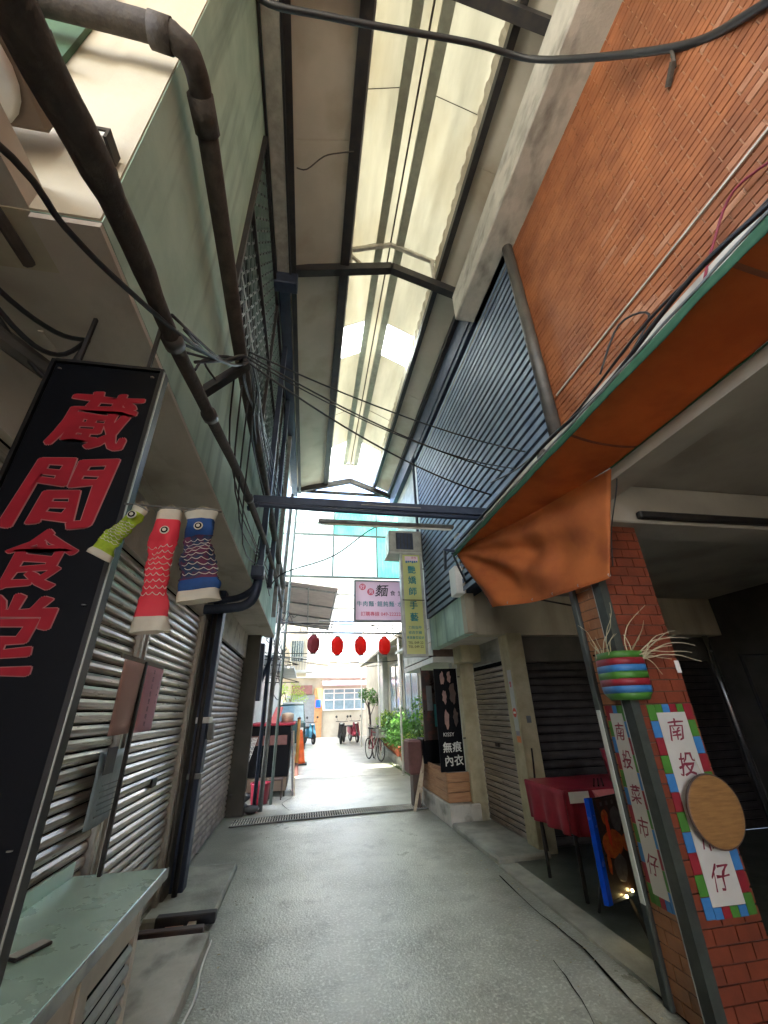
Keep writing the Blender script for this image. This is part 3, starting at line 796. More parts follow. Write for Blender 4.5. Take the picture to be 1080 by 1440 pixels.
# fan unit under the beige wall, upper left
fu = root('fan_unit', (-1.5, .6, 3.2), 'brown ventilation unit with a round white fan cover on the upper left wall', 'fan unit')
mk('housing', cbx(-2.2, -.90, .50, .80, 3.235, 3.40, .015), 'brown_box', fu)
mk('fan_cover', lathe([(.0, -.02), (.14, -.018), (.16, 0), (.05, .004), (0.0, .004)], 24, (-1.08, .64, 3.225)), 'white_paint', fu, smooth=True)
mk('fan_hub', lathe([(.0, -.012), (.035, -.01), (.04, 0), (0, .0)], 16, (-1.08, .64, 3.205)), 'steel_blue', fu)
mk('fan_ring', lathe([(.055, -.006), (.065, -.006), (.065, 0), (.055, 0)], 20, (-1.08, .64, 3.206)), 'steel_dark', fu)
for (x, z) in ((-1.12, 3.84), (-.76, 3.215)):
    b = mk('mounting_bracket', add(bx(x - .10, x + .04, .76, .84, z + .03, z + .045), bx(x + .03, x + .04, .76, .84, z - .01, z + .03)), 'steel_dark', fu)
    mk('bracket_glint', bx(x - .08, x + .028, .765, .83, z + .005, z + .028), 'white_paint', b)  # white piece paints the light reflected at the bracket end

# angle iron arm with the cable bundle
ca = root('cable_bracket', (-.7, 2.0, 3.3), 'dark angle iron bracket carrying the bundle of black cables', 'bracket')
mk('arm', hull8([(-.84, 1.96, 3.14), (-.80, 1.96, 3.12), (-.80, 2.02, 3.12), (-.84, 2.02, 3.14)], [(-.50, 1.96, 3.54), (-.46, 1.96, 3.52), (-.46, 2.02, 3.52), (-.50, 2.02, 3.54)]), 'steel_dark', ca)
mk('insulator', lathe([(0, 0), (.03, 0), (.035, .02), (.02, .04), (.03, .05), (0, .06)], 12, (-.83, 1.98, 3.10)), 'black_rubber', ca)
mk('insulator', lathe([(0, 0), (.03, 0), (.035, .02), (.02, .04), (.03, .05), (0, .06)], 12, (-.5, 1.98, 3.52)), 'black_rubber', ca)

WN = [0]
def wire(pts, r, label, m='black_rubber', k=5, name='cable', group=None):
    return mk(name, tube(smooth_path(pts, k), r, 6), m, None, label, 'cable', group, smooth=True)
wire([(-1.05, .05, 2.45), (-.70, .5, 2.60), (-.66, .72, 2.66), (-.63, .92, 2.745), (-.56, 1.3, 2.94), (-.52, 1.75, 3.28), (-.50, 1.98, 3.52)], .009, 'thick black cable sagging diagonally across the near left ceiling to the bracket')
wire([(-.69, .95, 6.9), (-.62, 1.08, 6.15), (-.06, 1.1, 6.17), (1.02, 1.1, 6.38), (1.62, 1.08, 6.32), (2.07, .66, 5.28), (2.075, .40, 4.75), (2.06, .1, 4.35)], .024, 'heavy black cable crossing high above the alley onto the brick wall', k=8)
mk('cable_tag', add(tube([(2.07, .66, 5.26), (2.07, .70, 5.12)], .012, 6), tube([(2.05, .68, 5.14), (2.09, .78, 5.10)], .02, 6)), 'rust_pipe', None, 'brown dangling clip hanging off the heavy overhead cable', 'cable clip')
wire(sag((-.5, 1.98, 3.56), (1.62, 3.1, 3.33), .13, 10), .007, 'lower black wire swooping from the left bracket towards the orange awning', k=2)
wire(sag((-.48, 1.98, 3.60), (1.70, 2.95, 3.50), .10, 10), .006, 'middle black wire strung from the left bracket over to the awning', k=2)
wire(sag((-.48, 1.98, 3.63), (2.06, 3.1, 3.86), .09, 10), .006, 'topmost black wire strung from the left bracket over to the louvres', k=2)
wire(sag((-.5, 2.0, 3.60), (2.06, 3.3, 3.78), .16, 10), .005, 'fine black wire running just under the topmost one to the louvres', k=2)
wire([(-.62, 6, 3.2), (-.42, 6, 3.43), (.3, 6, 3.72), (1.0, 6, 4.26), (1.7, 6.4, 4.5)], .010, 'black cable rising to the right below the blue girder')
# bundle of cables hugging the wall by the bracket
for i in range(7):
    o = random.uniform(-.05, .05)
    pts = [(-.68 + random.uniform(0, .1), 1.2 + .1 * i, 2.96 + .04 * i), (-.6 + o, 1.75 + o, 3.30 + o), (-.5 + o * .4, 1.98, 3.56 + o * .5), (-.52 + o, 2.4, 3.70 + o), (-.6, 3.1 + .2 * i, 3.75 + .12 * i), (-.62, 4.5 + .3 * i, 3.9 + .15 * i)]
    wire(pts, random.uniform(.005, .010), 'one of the black cables bundled over the angle iron bracket on the left wall', group='cables bundled over the bracket')
for i in range(4):
    pts = [(-.55 + .02 * i, 2.0 + .15 * i, 3.5), (-.63, 2.6 + .3 * i, 3.2 - .1 * i), (-.64, 4.0 + .4 * i, 3.2), (-.66, 6.5, 3.5 - .1 * i)]
    wire(pts, .006, 'one of the loose thin wires drooping along the pale green wall', group='loose wires on the green wall')
for i in range(3):
    wire([(-1.15, .75 + .1 * i, 2.86), (-1.02, 1.0 + .12 * i, 2.76 - .04 * i), (-.96, 1.2 + .05 * i, 2.80 - .06 * i), (-.93, 1.32, 2.90)], .009, 'one of the black cable loops drooping from the ceiling left of the signboard', group='cable loops left of the signboard')
# pipes crossing and dropping in the middle distance
GD = root('girder', (.7, 4.1, 3.65), 'dark blue steel girder spanning the alley from wall to wall', 'girder')
mk('beam', cbx(-.69, 2.03, 4.06, 4.16, 3.60, 3.70, .008), 'steel_blue', GD)
mk('seam_plate', bx(.5, 1.2, 4.052, 4.059, 3.64, 3.65), 'steel_grey', GD)
mk('beam', tube(smooth_path([(-.69, 3.85, 3.42), (-.62, 3.88, 3.48), (-.5, 3.9, 3.50), (.3, 4.0, 3.53), (2.03, 4.1, 3.57)], 4), .028, 10), 'steel_blue', GD, smooth=True)
TL = root('tube_lamp', (.8, 4.3, 3.5), 'long unlit fluorescent batten hanging below the blue girder', 'lamp')
mk('batten', cbx(.03, 1.66, 4.26, 4.31, 3.50, 3.545, .006), 'steel_grey', TL)
mk('tube', tube([(.06, 4.285, 3.487), (1.63, 4.285, 3.487)], .013, 8), 'white_paint', TL, smooth=True)
mk('hanger', tube([(.12, 4.285, 3.54), (.12, 4.285, 3.62)], .004, 5), 'steel_dark', TL)
mk('hanger', tube([(1.55, 4.285, 3.54), (1.55, 4.285, 3.62)], .004, 5), 'steel_dark', TL)
PL = root('bent_pipe', (-.9, 5.5, 2.8), 'pair of thick dark blue pipes bending out from under the left soffit', 'pipe')
for k, (dz_, r_) in enumerate(((0, .055), (.13, .04))):
    mk('pipe', tube(smooth_path([(-1.3, 4.9 + .1 * k, 2.62 + dz_), (-.95, 4.9 + .1 * k, 2.64 + dz_), (-.76, 4.9, 2.68 + dz_), (-.66, 4.88, 2.80 + dz_), (-.64, 4.88, 3.1 + dz_)], 4), r_, 12), 'steel_blue', PL, smooth=True)
mk('junction_box', cbx(-.72, -.56, 4.62, 4.78, 2.95, 3.08, .012), 'steel_blue', None, 'small slate blue junction box where the bent pipes meet the wall', 'junction box')
mk('conduit', add(*[tube([(-.69 + .025 * i, 4.75, 3.08), (-.69 + .025 * i, 4.9 + .1 * i, 3.55)], .009, 6) for i in range(5)]), 'steel_dark', None, 'short row of thin conduits rising from the slate blue junction box', 'conduit')
# the dark post in front of the left pier
PO = root('steel_post', (-1.12, 5.3, 0), 'dark steel post standing between the two left roller shutters', 'post')
mk('shaft', cbx(-1.18, -1.05, 5.20, 5.36, 0, 2.93, .01), 'steel_blue', PO)
mk('clamp', cbx(-1.19, -1.03, 5.18, 5.38, 1.46, 1.52, .006), 'white_paint', PO)
mk('clamp', cbx(-1.19, -1.03, 5.18, 5.38, .95, 1.0, .006), 'steel_grey', PO)
mk('pipe', tube([(-1.10, 5.12, 0), (-1.12, 5.12, 2.9)], .025, 8), 'steel_dark', PO, smooth=True)
mk('meter_box', cbx(-1.04, -.985, 5.22, 5.33, 1.30, 1.46, .008), 'steel_grey', PO)
# poles at the end of the left building
for i, (x0_, x1_, y, r_, mm, lb) in enumerate(((-.70, -.60, 8.85, .045, 'steel_grey', 'tall pale grey pole at the far corner of the left shophouse'),
        (-.80, -.74, 8.78, .035, 'steel_blue', 'slim blue downpipe against the far end of the green wall'),
        (-.56, -.50, 9.4, .03, 'steel_green', 'thin greenish pole just right of the pale grey corner pole'),)):
    mk('pole', tube([(x0_, y, 0), (x1_, y, 6.3)], r_, 10), mm, None, lb, 'pole', smooth=True)
mk('cross_pipe', tube([(-.75, 8.9, 2.55), (-1.25, 9.1, 1.2), (-1.4, 9.2, .6)], .04, 8), 'steel_blue', None, 'slanting blue pipe between the meters and the leaning racks', 'pipe')

# ================================================================== BLACK SIGNBOARD
SG = root('hanging_signboard', (-.76, 1.21, 1.0), 'tall black signboard with large red brushed characters', 'signboard')
def lean(z): return -.03 * (2.65 - z) / 1.5 * .6
sx0, sx1 = -.915, -.578
mk('panel', cbx(sx0, sx1, 1.20, 1.235, 1.0, 2.66, .004), 'sign_black', SG)
mk('frame', add(bx(sx0 - .012, sx0 - .0005, 1.192, 1.243, .99, 2.67), bx(sx1 + .0005, sx1 + .012, 1.192, 1.243, .99, 2.67), bx(sx0, sx1, 1.192, 1.243, 2.6605, 2.672), bx(sx0, sx1, 1.192, 1.243, .99, .9995)), 'sign_frame', SG)
mk('edge_strip', bx(sx1 + .0125, sx1 + .016, 1.196, 1.20, 1.0, 2.66), 'aluminium', SG)
for ch, z, s, xo in (('蔵', 2.425, .235, -.725), ('間', 2.155, .26, -.745), ('食', 1.945, .18, -.745), ('堂', 1.745, .21, -.765)):
    mk('character_edge', text_vf(ch, s, (xo, 1.1985, z), (1, 0, .04), (-.03, 0, 1), .0005, .042, .14, .07, nib=(1, .60, .35)), 'letter_edge', SG)
    mk('character', text_vf(ch, s, (xo, 1.1965, z), (1, 0, .04), (-.03, 0, 1), .0005, .030, .14, .07, nib=(1, .50, .40)), 'letter_red', SG)
for x, z in ((-.60, 2.63), (-.895, 2.63), (-.60, 1.82), (-.895, 1.82), (-.60, 1.30)):
    mk('screw', lathe([(0, 0), (.006, 0), (.006, .002), (0, .002)], 10, (x, 1.198, z)), 'aluminium', SG)
for x in (-.86, -.63): mk('hanger', bx(x - .006, x + .006, 1.21, 1.222, 2.672, 2.93), 'steel_dark', SG)
mk('menu_board', bx(-1.195, -1.18, .90, 1.10, 2.30, 2.60), 'sign_black', None, 'small dark board on the wall left of the black signboard', 'board')

# ================================================================== CARP STREAMERS
mk('streamer_rod', tube([(-.53, 1.11, 2.085), (-.27, 1.11, 2.075)], .003, 6), 'drain_pipe', None, 'thin rod from which the three carp streamers hang', 'rod')
def carp(x, z, L, tilt, body, label, fin, width=.034, head='koi_cream', y=1.11, patch=None):
    r0 = root('carp_streamer', (x, y, z), label, 'carp streamer', 'carp streamers hanging beside the signboard')
    d = Vector((math.sin(tilt), -.04, -math.cos(tilt))).normalized()
    u = Vector((math.cos(tilt), 0, math.sin(tilt))); v = Vector((0, 1, 0))
    def ringpt(t, a, s=1.0):
        w = width * (1 + .26 * noise.noise(Vector((math.cos(a) * 1.5 + x * 40, math.sin(a) * 1.5, t * 7))) + .10 * math.sin(t * 7 + x * 30)) * (1.0 if t < .75 else 1.0 + (t - .75) * 1.3) * s
        fl = .55 if t < .3 else .42
        c = Vector((x, y, z)) + d * (t * L) + u * (.005 * math.sin(t * 6 + x * 11) * min(1, t * 4))
        return c + u * (w * math.cos(a)) + v * (w * fl * math.sin(a) * (1 + .3 * math.sin(t * 13)) + .020 * min(1, t * 4) * noise.noise(Vector((t * 6, math.cos(a), x * 30))))
    def seg(t0, t1, n=14, scal=0):
        m_ = 18
        V = []
        for i in range(n + 1):
            t = t0 + (t1 - t0) * i / n
            for k in range(m_):
                a = 2 * math.pi * k / m_
                s = 1 + (scal * (.5 + .5 * math.cos(t * L / .016 * 2 * math.pi / 1.0 + (math.pi if k % 4 < 2 else 0))))
                V.append(tuple(ringpt(t, a, s)))
        Fc = [(i * m_ + k, i * m_ + (k + 1) % m_, (i + 1) * m_ + (k + 1) % m_, (i + 1) * m_ + k) for i in range(n) for k in range(m_)]
        return V, Fc
    mk('mouth', seg(0, .11, 4), head, r0, smooth=True)
    hd = mk('head', seg(.11, .30, 6), body, r0, smooth=True)
    bd = mk('body', seg(.30, .80, 40, .07), patch or body, r0, smooth=True)
    mk('tail', seg(.80, .93, 6), body, r0, smooth=True)
    mk('tail_fin', seg(.93, 1.04, 6), head, r0, smooth=True)
    rg = [tuple(ringpt(.0, 2 * math.pi * k / 18)) for k in range(18)]
    mk('mouth_ring', tube(rg, .0025, 5, closed=True), 'steel_grey', r0)
    # eye discs on the side towards the camera
    ec = ringpt(.22, -math.pi / 2) + Vector((.004, -.003, 0))
    ey = []
    for rr_, zz_ in ((.012, 0), (.009, .0015), (.005, .003)):
        ey.append([tuple(ec + u * (rr_ * math.cos(a * math.pi / 8)) + d * (rr_ * math.sin(a * math.pi / 8)) - v * zz_) for a in range(16)])
    for pts_, mm in zip(ey, (head, 'dark_void', head)):
        mk('eye', (pts_, [tuple(range(16))]), mm, hd)
    # scale rows
    for rw in range(9):
        t = .34 + rw * .05
        row_v = []
        for k in range(4):
            a = -math.pi / 2 + (k - 1.5) * .55 + (.27 if rw % 2 else 0)
            arc = [ringpt(t + .022 * math.sin(math.pi * q / 5), a + (q / 5 - .5) * .55, 1.06) for q in range(6)]
            row_v.append(tube(arc, .0010, 4, cap=False))
        mk('scale_row', add(*row_v), fin, bd)
    mk('cord', tube([tuple(ringpt(0, 0)), (x, y, z + .02), tuple(ringpt(0, math.pi))], .001, 4), 'twig', r0)
    return r0
carp(-.485, 2.075, .16, -.42, 'koi_green', 'small yellow green carp streamer nearest the signboard', 'koi_cream', .023, head='koi_cream')
carp(-.408, 2.07, .325, .05, 'koi_red', 'long bright red carp streamer hanging in the middle of the three', 'koi_cream', .031)
carp(-.325, 2.07, .25, .13, 'koi_blue', 'blue and multicoloured carp streamer hanging on the right of the red one', 'koi_cream', .040, patch='koi_patch')

for y in (2.2, 4.2):
    mk('lock_box', cbx(-1.222, -1.205, y, y + .12, 1.02, 1.08, .004), 'steel_dark', LB)
mk('lock_box', cbx(2.715, 2.735, 6.2, 6.32, 1.02, 1.07, .004), 'steel_dark', RB)
# ================================================================== CABINET AND LEFT KERBSIDE
CBN = root('cabinet', (-.95, 2.0, 0), 'long metal cabinet with a pale green top and louvred side against the shutter', 'cabinet')
mk('top', cbx(-1.165, -.70, .6, 3.0, .765, .80, .006), 'cabinet_top', CBN)
mk('top_lip', bx(-.698, -.692, .6, 3.0, .758, .803), 'aluminium', CBN)
mk('upstand', bx(-1.18, -1.167, .6, 3.0, .765, .86), 'cabinet_top', CBN)
mk('body', bx(-1.16, -.80, .6, 2.94, .05, .765), 'cabinet_body', CBN)
mk('panel', cbx(-.798, -.78, 1.35, 2.28, .10, .72, .004), 'cabinet_body', CBN)
mk('panel', cbx(-.798, -.78, .6, 1.33, .10, .72, .004), 'cabinet_body', CBN)
mk('louvre_opening', bx(-.798, -.79, 2.42, 2.86, .08, .56), 'dark_void', CBN)
mk('frame_post', bx(-.80, -.775, 2.30, 2.39, .05, .76), 'cabinet_body', CBN)
mk('frame_post', bx(-.80, -.775, 2.88, 2.94, .05, .76), 'cabinet_body', CBN)
mk('frame_rail', bx(-.80, -.776, 2.39, 2.88, .58, .76), 'cabinet_body', CBN)
lb = hull8([(-.79, 2.40, .10), (-.775, 2.40, .10), (-.775, 2.87, .10), (-.79, 2.87, .10)], [(-.785, 2.40, .145), (-.77, 2.40, .125), (-.77, 2.87, .125), (-.785, 2.87, .145)])
l0 = mk('louvre', lb, 'aluminium', CBN)
for i in range(1, 7): share(l0, 'louvre', (ORG[l0].x, ORG[l0].y, ORG[l0].z + i * .068), CBN)
mk('handle', cbx(-.779, -.765, 2.05, 2.09, .36, .52, .004), 'dark_void', CBN)
TG = root('plate', (-.95, 2.2, .80), 'small pale plate lying on the green cabinet top', 'plate')
def rot2(pts, c, a): return [(c[0] + (x - c[0]) * math.cos(a) - (y - c[1]) * math.sin(a), c[1] + (x - c[0]) * math.sin(a) + (y - c[1]) * math.cos(a), z) for x, y, z in pts]
v_, f_ = cbx(-1.00, -.87, 2.15, 2.20, .8015, .812, .003); v_ = rot2(v_, (-.93, 2.18), 1.1)
mk('slab', (v_, f_), 'steel_dark', TG)
v_, f_ = cbx(-.995, -.875, 2.154, 2.196, .8122, .815, .001); v_ = rot2(v_, (-.93, 2.18), 1.1)
mk('face', (v_, f_), 'banner_white', TG)
mk('kerb_slab', cbx(-1.2, -.615, 1.0, 4.22, .0, .10, .008), 'concrete_light', None, 'low pale concrete slab beside the cabinet on the left of the alley', 'slab')
wire([(-.61, 4.3, .02), (-.60, 3.9, .02), (-.565, 3.6, .02), (-.59, 3.2, .02), (-.58, 2.6, .02)], .008, 'pale hose lying along the foot of the concrete slab', m='white_paint', name='hose')
mk('plank', cbx(-1.15, -.68, 4.30, 4.37, .03, .10, .006), 'wood_dark', None, 'dark plank laid across the gap nearest the concrete slab', 'plank')
mk('plank', cbx(-1.10, -.64, 4.58, 4.66, .02, .09, .006), 'steel_dark', None, 'dark plank at the near end of the cement ramp', 'plank')
mk('timber', hull8([(-.84, 4.37, 0), (-.78, 4.37, 0), (-.78, 4.58, 0), (-.84, 4.58, 0)], [(-.84, 4.37, .05), (-.78, 4.37, .05), (-.78, 4.58, .05), (-.84, 4.58, .05)]), 'wood_pale', None, 'short pale timber lying between the two dark planks', 'timber')
mk('brick', cbx(-1.0, -.86, 4.42, 4.50, 0, .06, .004), 'brick_tile', None, 'single reddish brick in the gap behind the planks', 'brick')

# notices on the shutter
mat('paper_rose', (.62, .36, .31), (.55, .33, .27), rough=.8, scale=2, translucent=.2)
NT = root('notice_stand', (-1.02, 3.02, .80), 'thin dark upright holding pink notices in front of the shutter', 'notice stand')
mk('upright', cbx(-1.03, -1.01, 2.94, 2.965, .80, 1.86, .003), 'steel_dark', NT)
mk('top_rail', bx(-1.03, -1.022, 2.58, 3.32, 1.845, 1.868), 'brown_box', NT)
def paper(y0, y1, z0, z1, x, m, parent, name='notice', drop=.06, label=None):
    o = solid(mk(name, grid(lambda u, v: (x + .012 * math.sin(u * 5) * v + .004 * v, y0 + (y1 - y0) * u, z1 - (z1 - z0) * v), 8, 8), m, parent, smooth=True), .0015)
    if label: o['label'] = label
    return o
pa = paper(2.62, 2.93, 1.46, 1.843, -1.02, 'paper_rose', NT, label='faded pink notice left of the upright')
pb = paper(2.98, 3.32, 1.46, 1.843, -1.02, 'paper_pink', NT, label='bright pink notice right of the upright')
for i, ch in enumerate('本店公告營業時間'):
    mk('writing', text_vf(ch, .034, (-1.006, 3.10, 1.81 - i * .044), (0, 1, 0), (0, 0, 1), .0006, .006), 'ink_grey', pb)
for i, ch in enumerate('公休日'):
    mk('writing', text_vf(ch, .020, (-1.006, 3.22, 1.72 - i * .045), (0, 1, 0), (0, 0, 1), .0006, .004), 'ink_grey', pb)
GN = root('notice', (-1.19, 3.3, 1.0), 'pale grey laminated notice taped low on the shutter beside the dark upright', 'notice')
paper(3.02, 3.42, .98, 1.36, -1.185, 'paper_grey', GN, 'sheet')
mk('printed_block', bx(-1.165, -1.160, 3.06, 3.20, 1.24, 1.38), 'steel_dark', GN)
for i in range(6): mk('printed_line', bx(-1.166, -1.162, 3.08 + .02 * (i % 2), 3.34, 1.03 + i * .03, 1.036 + i * .03), 'far_grey', GN)

# ================================================================== AWNING
mat('canvas_seam', (.24, .075, .03), rough=.9)
AW = root('awning', (1.8, 2, 3.1), 'orange canvas awning with a green edge hanging over the right side of the alley', 'awning')
xo, zo = 1.60, 3.15
def canvas(u, v):
    y = -2.2 + 6.35 * u
    # inner edge on the building, ends near the pillar
    x = xo + (2.105 - xo) * v
    z = zo - .05 * v - .03 * math.sin(math.pi * v) * (1 + .5 * noise.noise(Vector((y * 1.3, v * 2, 0)))) + .010 * noise.noise(Vector((y * 4, v * 3, 3)))
    if y > 2.1:
        # the loose end drapes down from the far corner towards the pillar
        s = (y - 2.1) / 2.05
        x = xo + (2.105 - xo) * v
    return (x, y, z)
V, Fc = [], []
nu, nv = 90, 16
A = Vector((1.60, 4.15, 3.16)); D = Vector((2.10, 2.17, 3.08))
for j in range(nv + 1):
    for i in range(nu + 1):
        v = j / nv
        ymax = 4.15 + (2.17 - 4.15) * v
        y = -2.2 + (ymax + 2.2) * (i / nu)
        x = xo + .505 * v
        z = zo - .055 * v - .03 * math.sin(math.pi * v) + .014 * noise.noise(Vector((y * 1.6, v * 2, 0)))
        V.append((x, y, z))
Fc = [(j * (nu + 1) + i, j * (nu + 1) + i + 1, (j + 1) * (nu + 1) + i + 1, (j + 1) * (nu + 1) + i) for j in range(nv) for i in range(nu)]
solid(mk('canvas', (V, Fc), 'canvas_orange', AW, smooth=True), .004)
# hanging flap: from the line A-D down to the line B-C, folds fanning out from A
B = Vector((1.72, 3.66, 2.41)); C_ = Vector((2.065, 2.44, 2.34))
def flap(u, v):
    top = A.lerp(D, u); bot = B.lerp(C_, u)
    bot.z -= .04 * math.sin(math.pi * u)
    p = top.lerp(bot, v)
    n_ = (D - A).cross(B - A).normalized()
    ang = math.atan2(v * .9, u + .02)
    f = .075 * math.sin(ang * 12 + .6) * min(1, math.hypot(u, v) * 1.6) * math.sin(math.pi * min(1, v * .9 + .05)) ** .6
    f += .05 * math.sin(math.pi * v) * math.sin(math.pi * u)
    f *= (1 - u) ** .5
    f += .022 * math.sin(u * 26 + v * 3) * math.sin(math.pi * v) * u * (1 - u) * 4
    f += .012 * noise.noise(Vector((u * 9, v * 9, 2))) * min(1, (1 - u) * 5)
    return p + n_ * f
flv = grid(flap, 40, 30)
solid(mk('hanging_flap', flv, 'canvas_orange', AW, smooth=True), .004)
mk('flap_hem', tube([flap(0, i / 12) for i in range(13)], .006, 5), 'black_rubber', AW)
mk('flap_hem', tube([flap(i / 14, 1) for i in range(15)], .005, 5), 'canvas_orange', AW)
def edge(u, v):
    y = -2.2 + 6.42 * u
    return (xo - .002 - .014 * math.sin(y * 9) * v * .4, y, zo + .012 - .055 * v + .008 * noise.noise(Vector((y * 6, 0, v))))
solid(mk('green_edge', grid(edge, 120, 3), 'canvas_green', AW, smooth=True), .004)
mk('edge_rope', tube([(xo - .006, -2.2 + 6.4 * i / 60, zo + .022 + .003 * math.sin(i * 2.1)) for i in range(61)], .008, 6), 'steel_grey', AW)
mk('front_rail', tube([(xo + .03, -2.2, zo + .005), (xo + .03, 4.16, zo + .005)], .014, 8), 'steel_green', AW, smooth=True)
mk('inner_hem', tube([(2.10, -2.2, 3.085), (2.10, 2.17, 3.085)], .006, 5), 'canvas_green', AW)
for y in (-.4, .75, 1.9):
    solid(mk('seam', grid(lambda u, v: (xo + .505 * v, y + .022 * u, zo - .0045 - .055 * v - .03 * math.sin(math.pi * v) + .014 * noise.noise(Vector((y * 1.6, v * 2, 0)))), 1, 16), 'canvas_seam', AW), .001)
for k in range(16):
    t = k / 15; p_ = flap(t, .975)
    mk('eyelet', tube([p_ + Vector((.010 * math.cos(a), .004, .010 * math.sin(a))) for a in [math.pi * j / 4 for j in range(8)]], .003, 4, closed=True), 'aluminium', AW) if k % 3 == 0 else None
for y in (.3, 1.5, 2.9, 4.1): mk('stay', tube([(xo + .02, y, zo + .03), (2.09, y + .1, 3.48)], .009, 6), 'steel_dark', AW)
# gathered bundle of cables lying on the rail
wire([(1.62, -.5, 3.27), (1.66, .4, 3.24), (1.62, .9, 3.27), (1.66, 1.6, 3.24), (1.62, 2.2, 3.26), (1.62, 3.1, 3.24), (1.60, 4.2, 3.22)], .013, 'black cable lying along the top of the awning rail', k=6)
wire([(1.7, -.5, 3.40), (1.72, .6, 3.34), (1.68, 1.2, 3.36), (1.72, 2.0, 3.34), (1.9, 3.0, 3.6), (2.0, 3.8, 3.9)], .009, 'second black cable slung between the awning rail and the wall', k=6)
wire([(2.07, .55, 3.80), (2.05, .8, 3.92), (2.03, .98, 3.75), (1.9, 1.05, 3.45)], .007, 'thin reddish wire looping down onto the awning', m='letter_wine')
wire([(1.70, 1.72, 3.24), (1.9, 1.6, 3.5), (2.06, 1.45, 3.80), (2.0, 1.62, 3.90), (1.95, 1.85, 3.66)], .008, 'black wire loop on the wall just above the awning')
mk('pipe_elbow', tube(smooth_path([(1.98, 2.62, 3.48), (1.88, 2.60, 3.50), (1.86, 2.60, 3.44), (1.86, 2.60, 3.20)], 3), .03, 10), 'drain_pipe', None, 'short grey pipe elbow sticking up behind the awning rail', 'pipe', smooth=True)
mk('cord', tube(smooth_path([(2.12, 2.15, 3.08), (2.13, 2.2, 2.95), (2.16, 2.4, 2.7), (2.17, 2.5, 2.45)], 4), .005, 5), 'black_rubber', None, 'thin cord hanging from the inner hem of the awning', 'cord')
mk('strut_rod', tube([(1.86, 3.3, 2.42), (2.20, 3.0, 2.26)], .008, 6), 'steel_dark', None, 'thin dark strut poking out from under the orange flap', 'strut')
mk('wall_box', cbx(1.96, 2.09, 5.2, 5.44, 2.95, 3.35, .01), 'white_paint', None, 'white box mounted on the wall behind the far tip of the awning', 'box')
mk('hook', add(tube([(1.60, 4.15, 3.16), (1.5, 4.22, 3.20), (1.62, 4.6, 3.1)], .02, 7), tube([(1.58, 4.2, 3.15), (2.06, 5.1, 3.1)], .014, 6)), 'steel_blue', None, 'dark blue hook and stay at the far tip of the orange awning', 'hook')

# ================================================================== BRICK COLUMN
BC = root('brick_column', (2.33, 2.75, 0), 'red brick tiled column with handwritten banners at the edge of the arcade', 'column')
mk('core', bx(2.112, 2.548, 2.612, 2.888, 0, 3.155), 'dark_grout', BC)
def tile_face(x0, x1, y0, y1, axis, m1):
    z = .003; r = 0; first = None
    TWd, THd = .148, .073
    while z < 3.15 - THd:
        a0, a1 = (x0, x1) if axis == 'x' else (y0, y1)
        a = a0 - (TWd / 2 if r % 2 else 0)
        while a < a1 - .01:
            s, e = max(a, a0), min(a + TWd - .007, a1)
            if e - s > .02:
                if axis == 'x': vf = bx(s, e, 2.600 - random.uniform(0, .002), 2.613, z, z + THd - .007)
                else: vf = bx(2.100 - random.uniform(0, .002), 2.113, s, e, z, z + THd - .007)
                mk('brick_tile', vf, m1, BC)
            a += TWd
        z += THd; r += 1
tile_face(2.15, 2.55, 0, 0, 'x', 'column_tile')
tile_face(0, 0, 2.68, 2.888, 'y', 'column_tile_tan')
mk('corner_angle', add(bx(2.086, 2.098, 2.598, 2.672, 0, 3.15), bx(2.086, 2.148, 2.586, 2.598, 0, 3.15)), 'post_dark', BC)
mk('angle_lip', bx(2.083, 2.0858, 2.668, 2.674, 0, 3.15), 'aluminium', BC)
mk('side_post', cbx(2.07, 2.125, 2.892, 2.95, 0, 2.82, .006), 'post_dark', BC)
mk('post_sleeve', cbx(2.062, 2.07, 2.89, 2.93, .45, 1.5, .002), 'white_tile_aged', BC)
mk('side_capping', bx(2.09, 2.112, 2.888, 2.891, .0, 3.1), 'steel_dark', BC)
mk('light_switch', cbx(2.52, 2.555, 2.592, 2.60, 1.72, 1.80, .003), 'white_paint', BC)
COLS = ['square_blue', 'square_green', 'square_red']
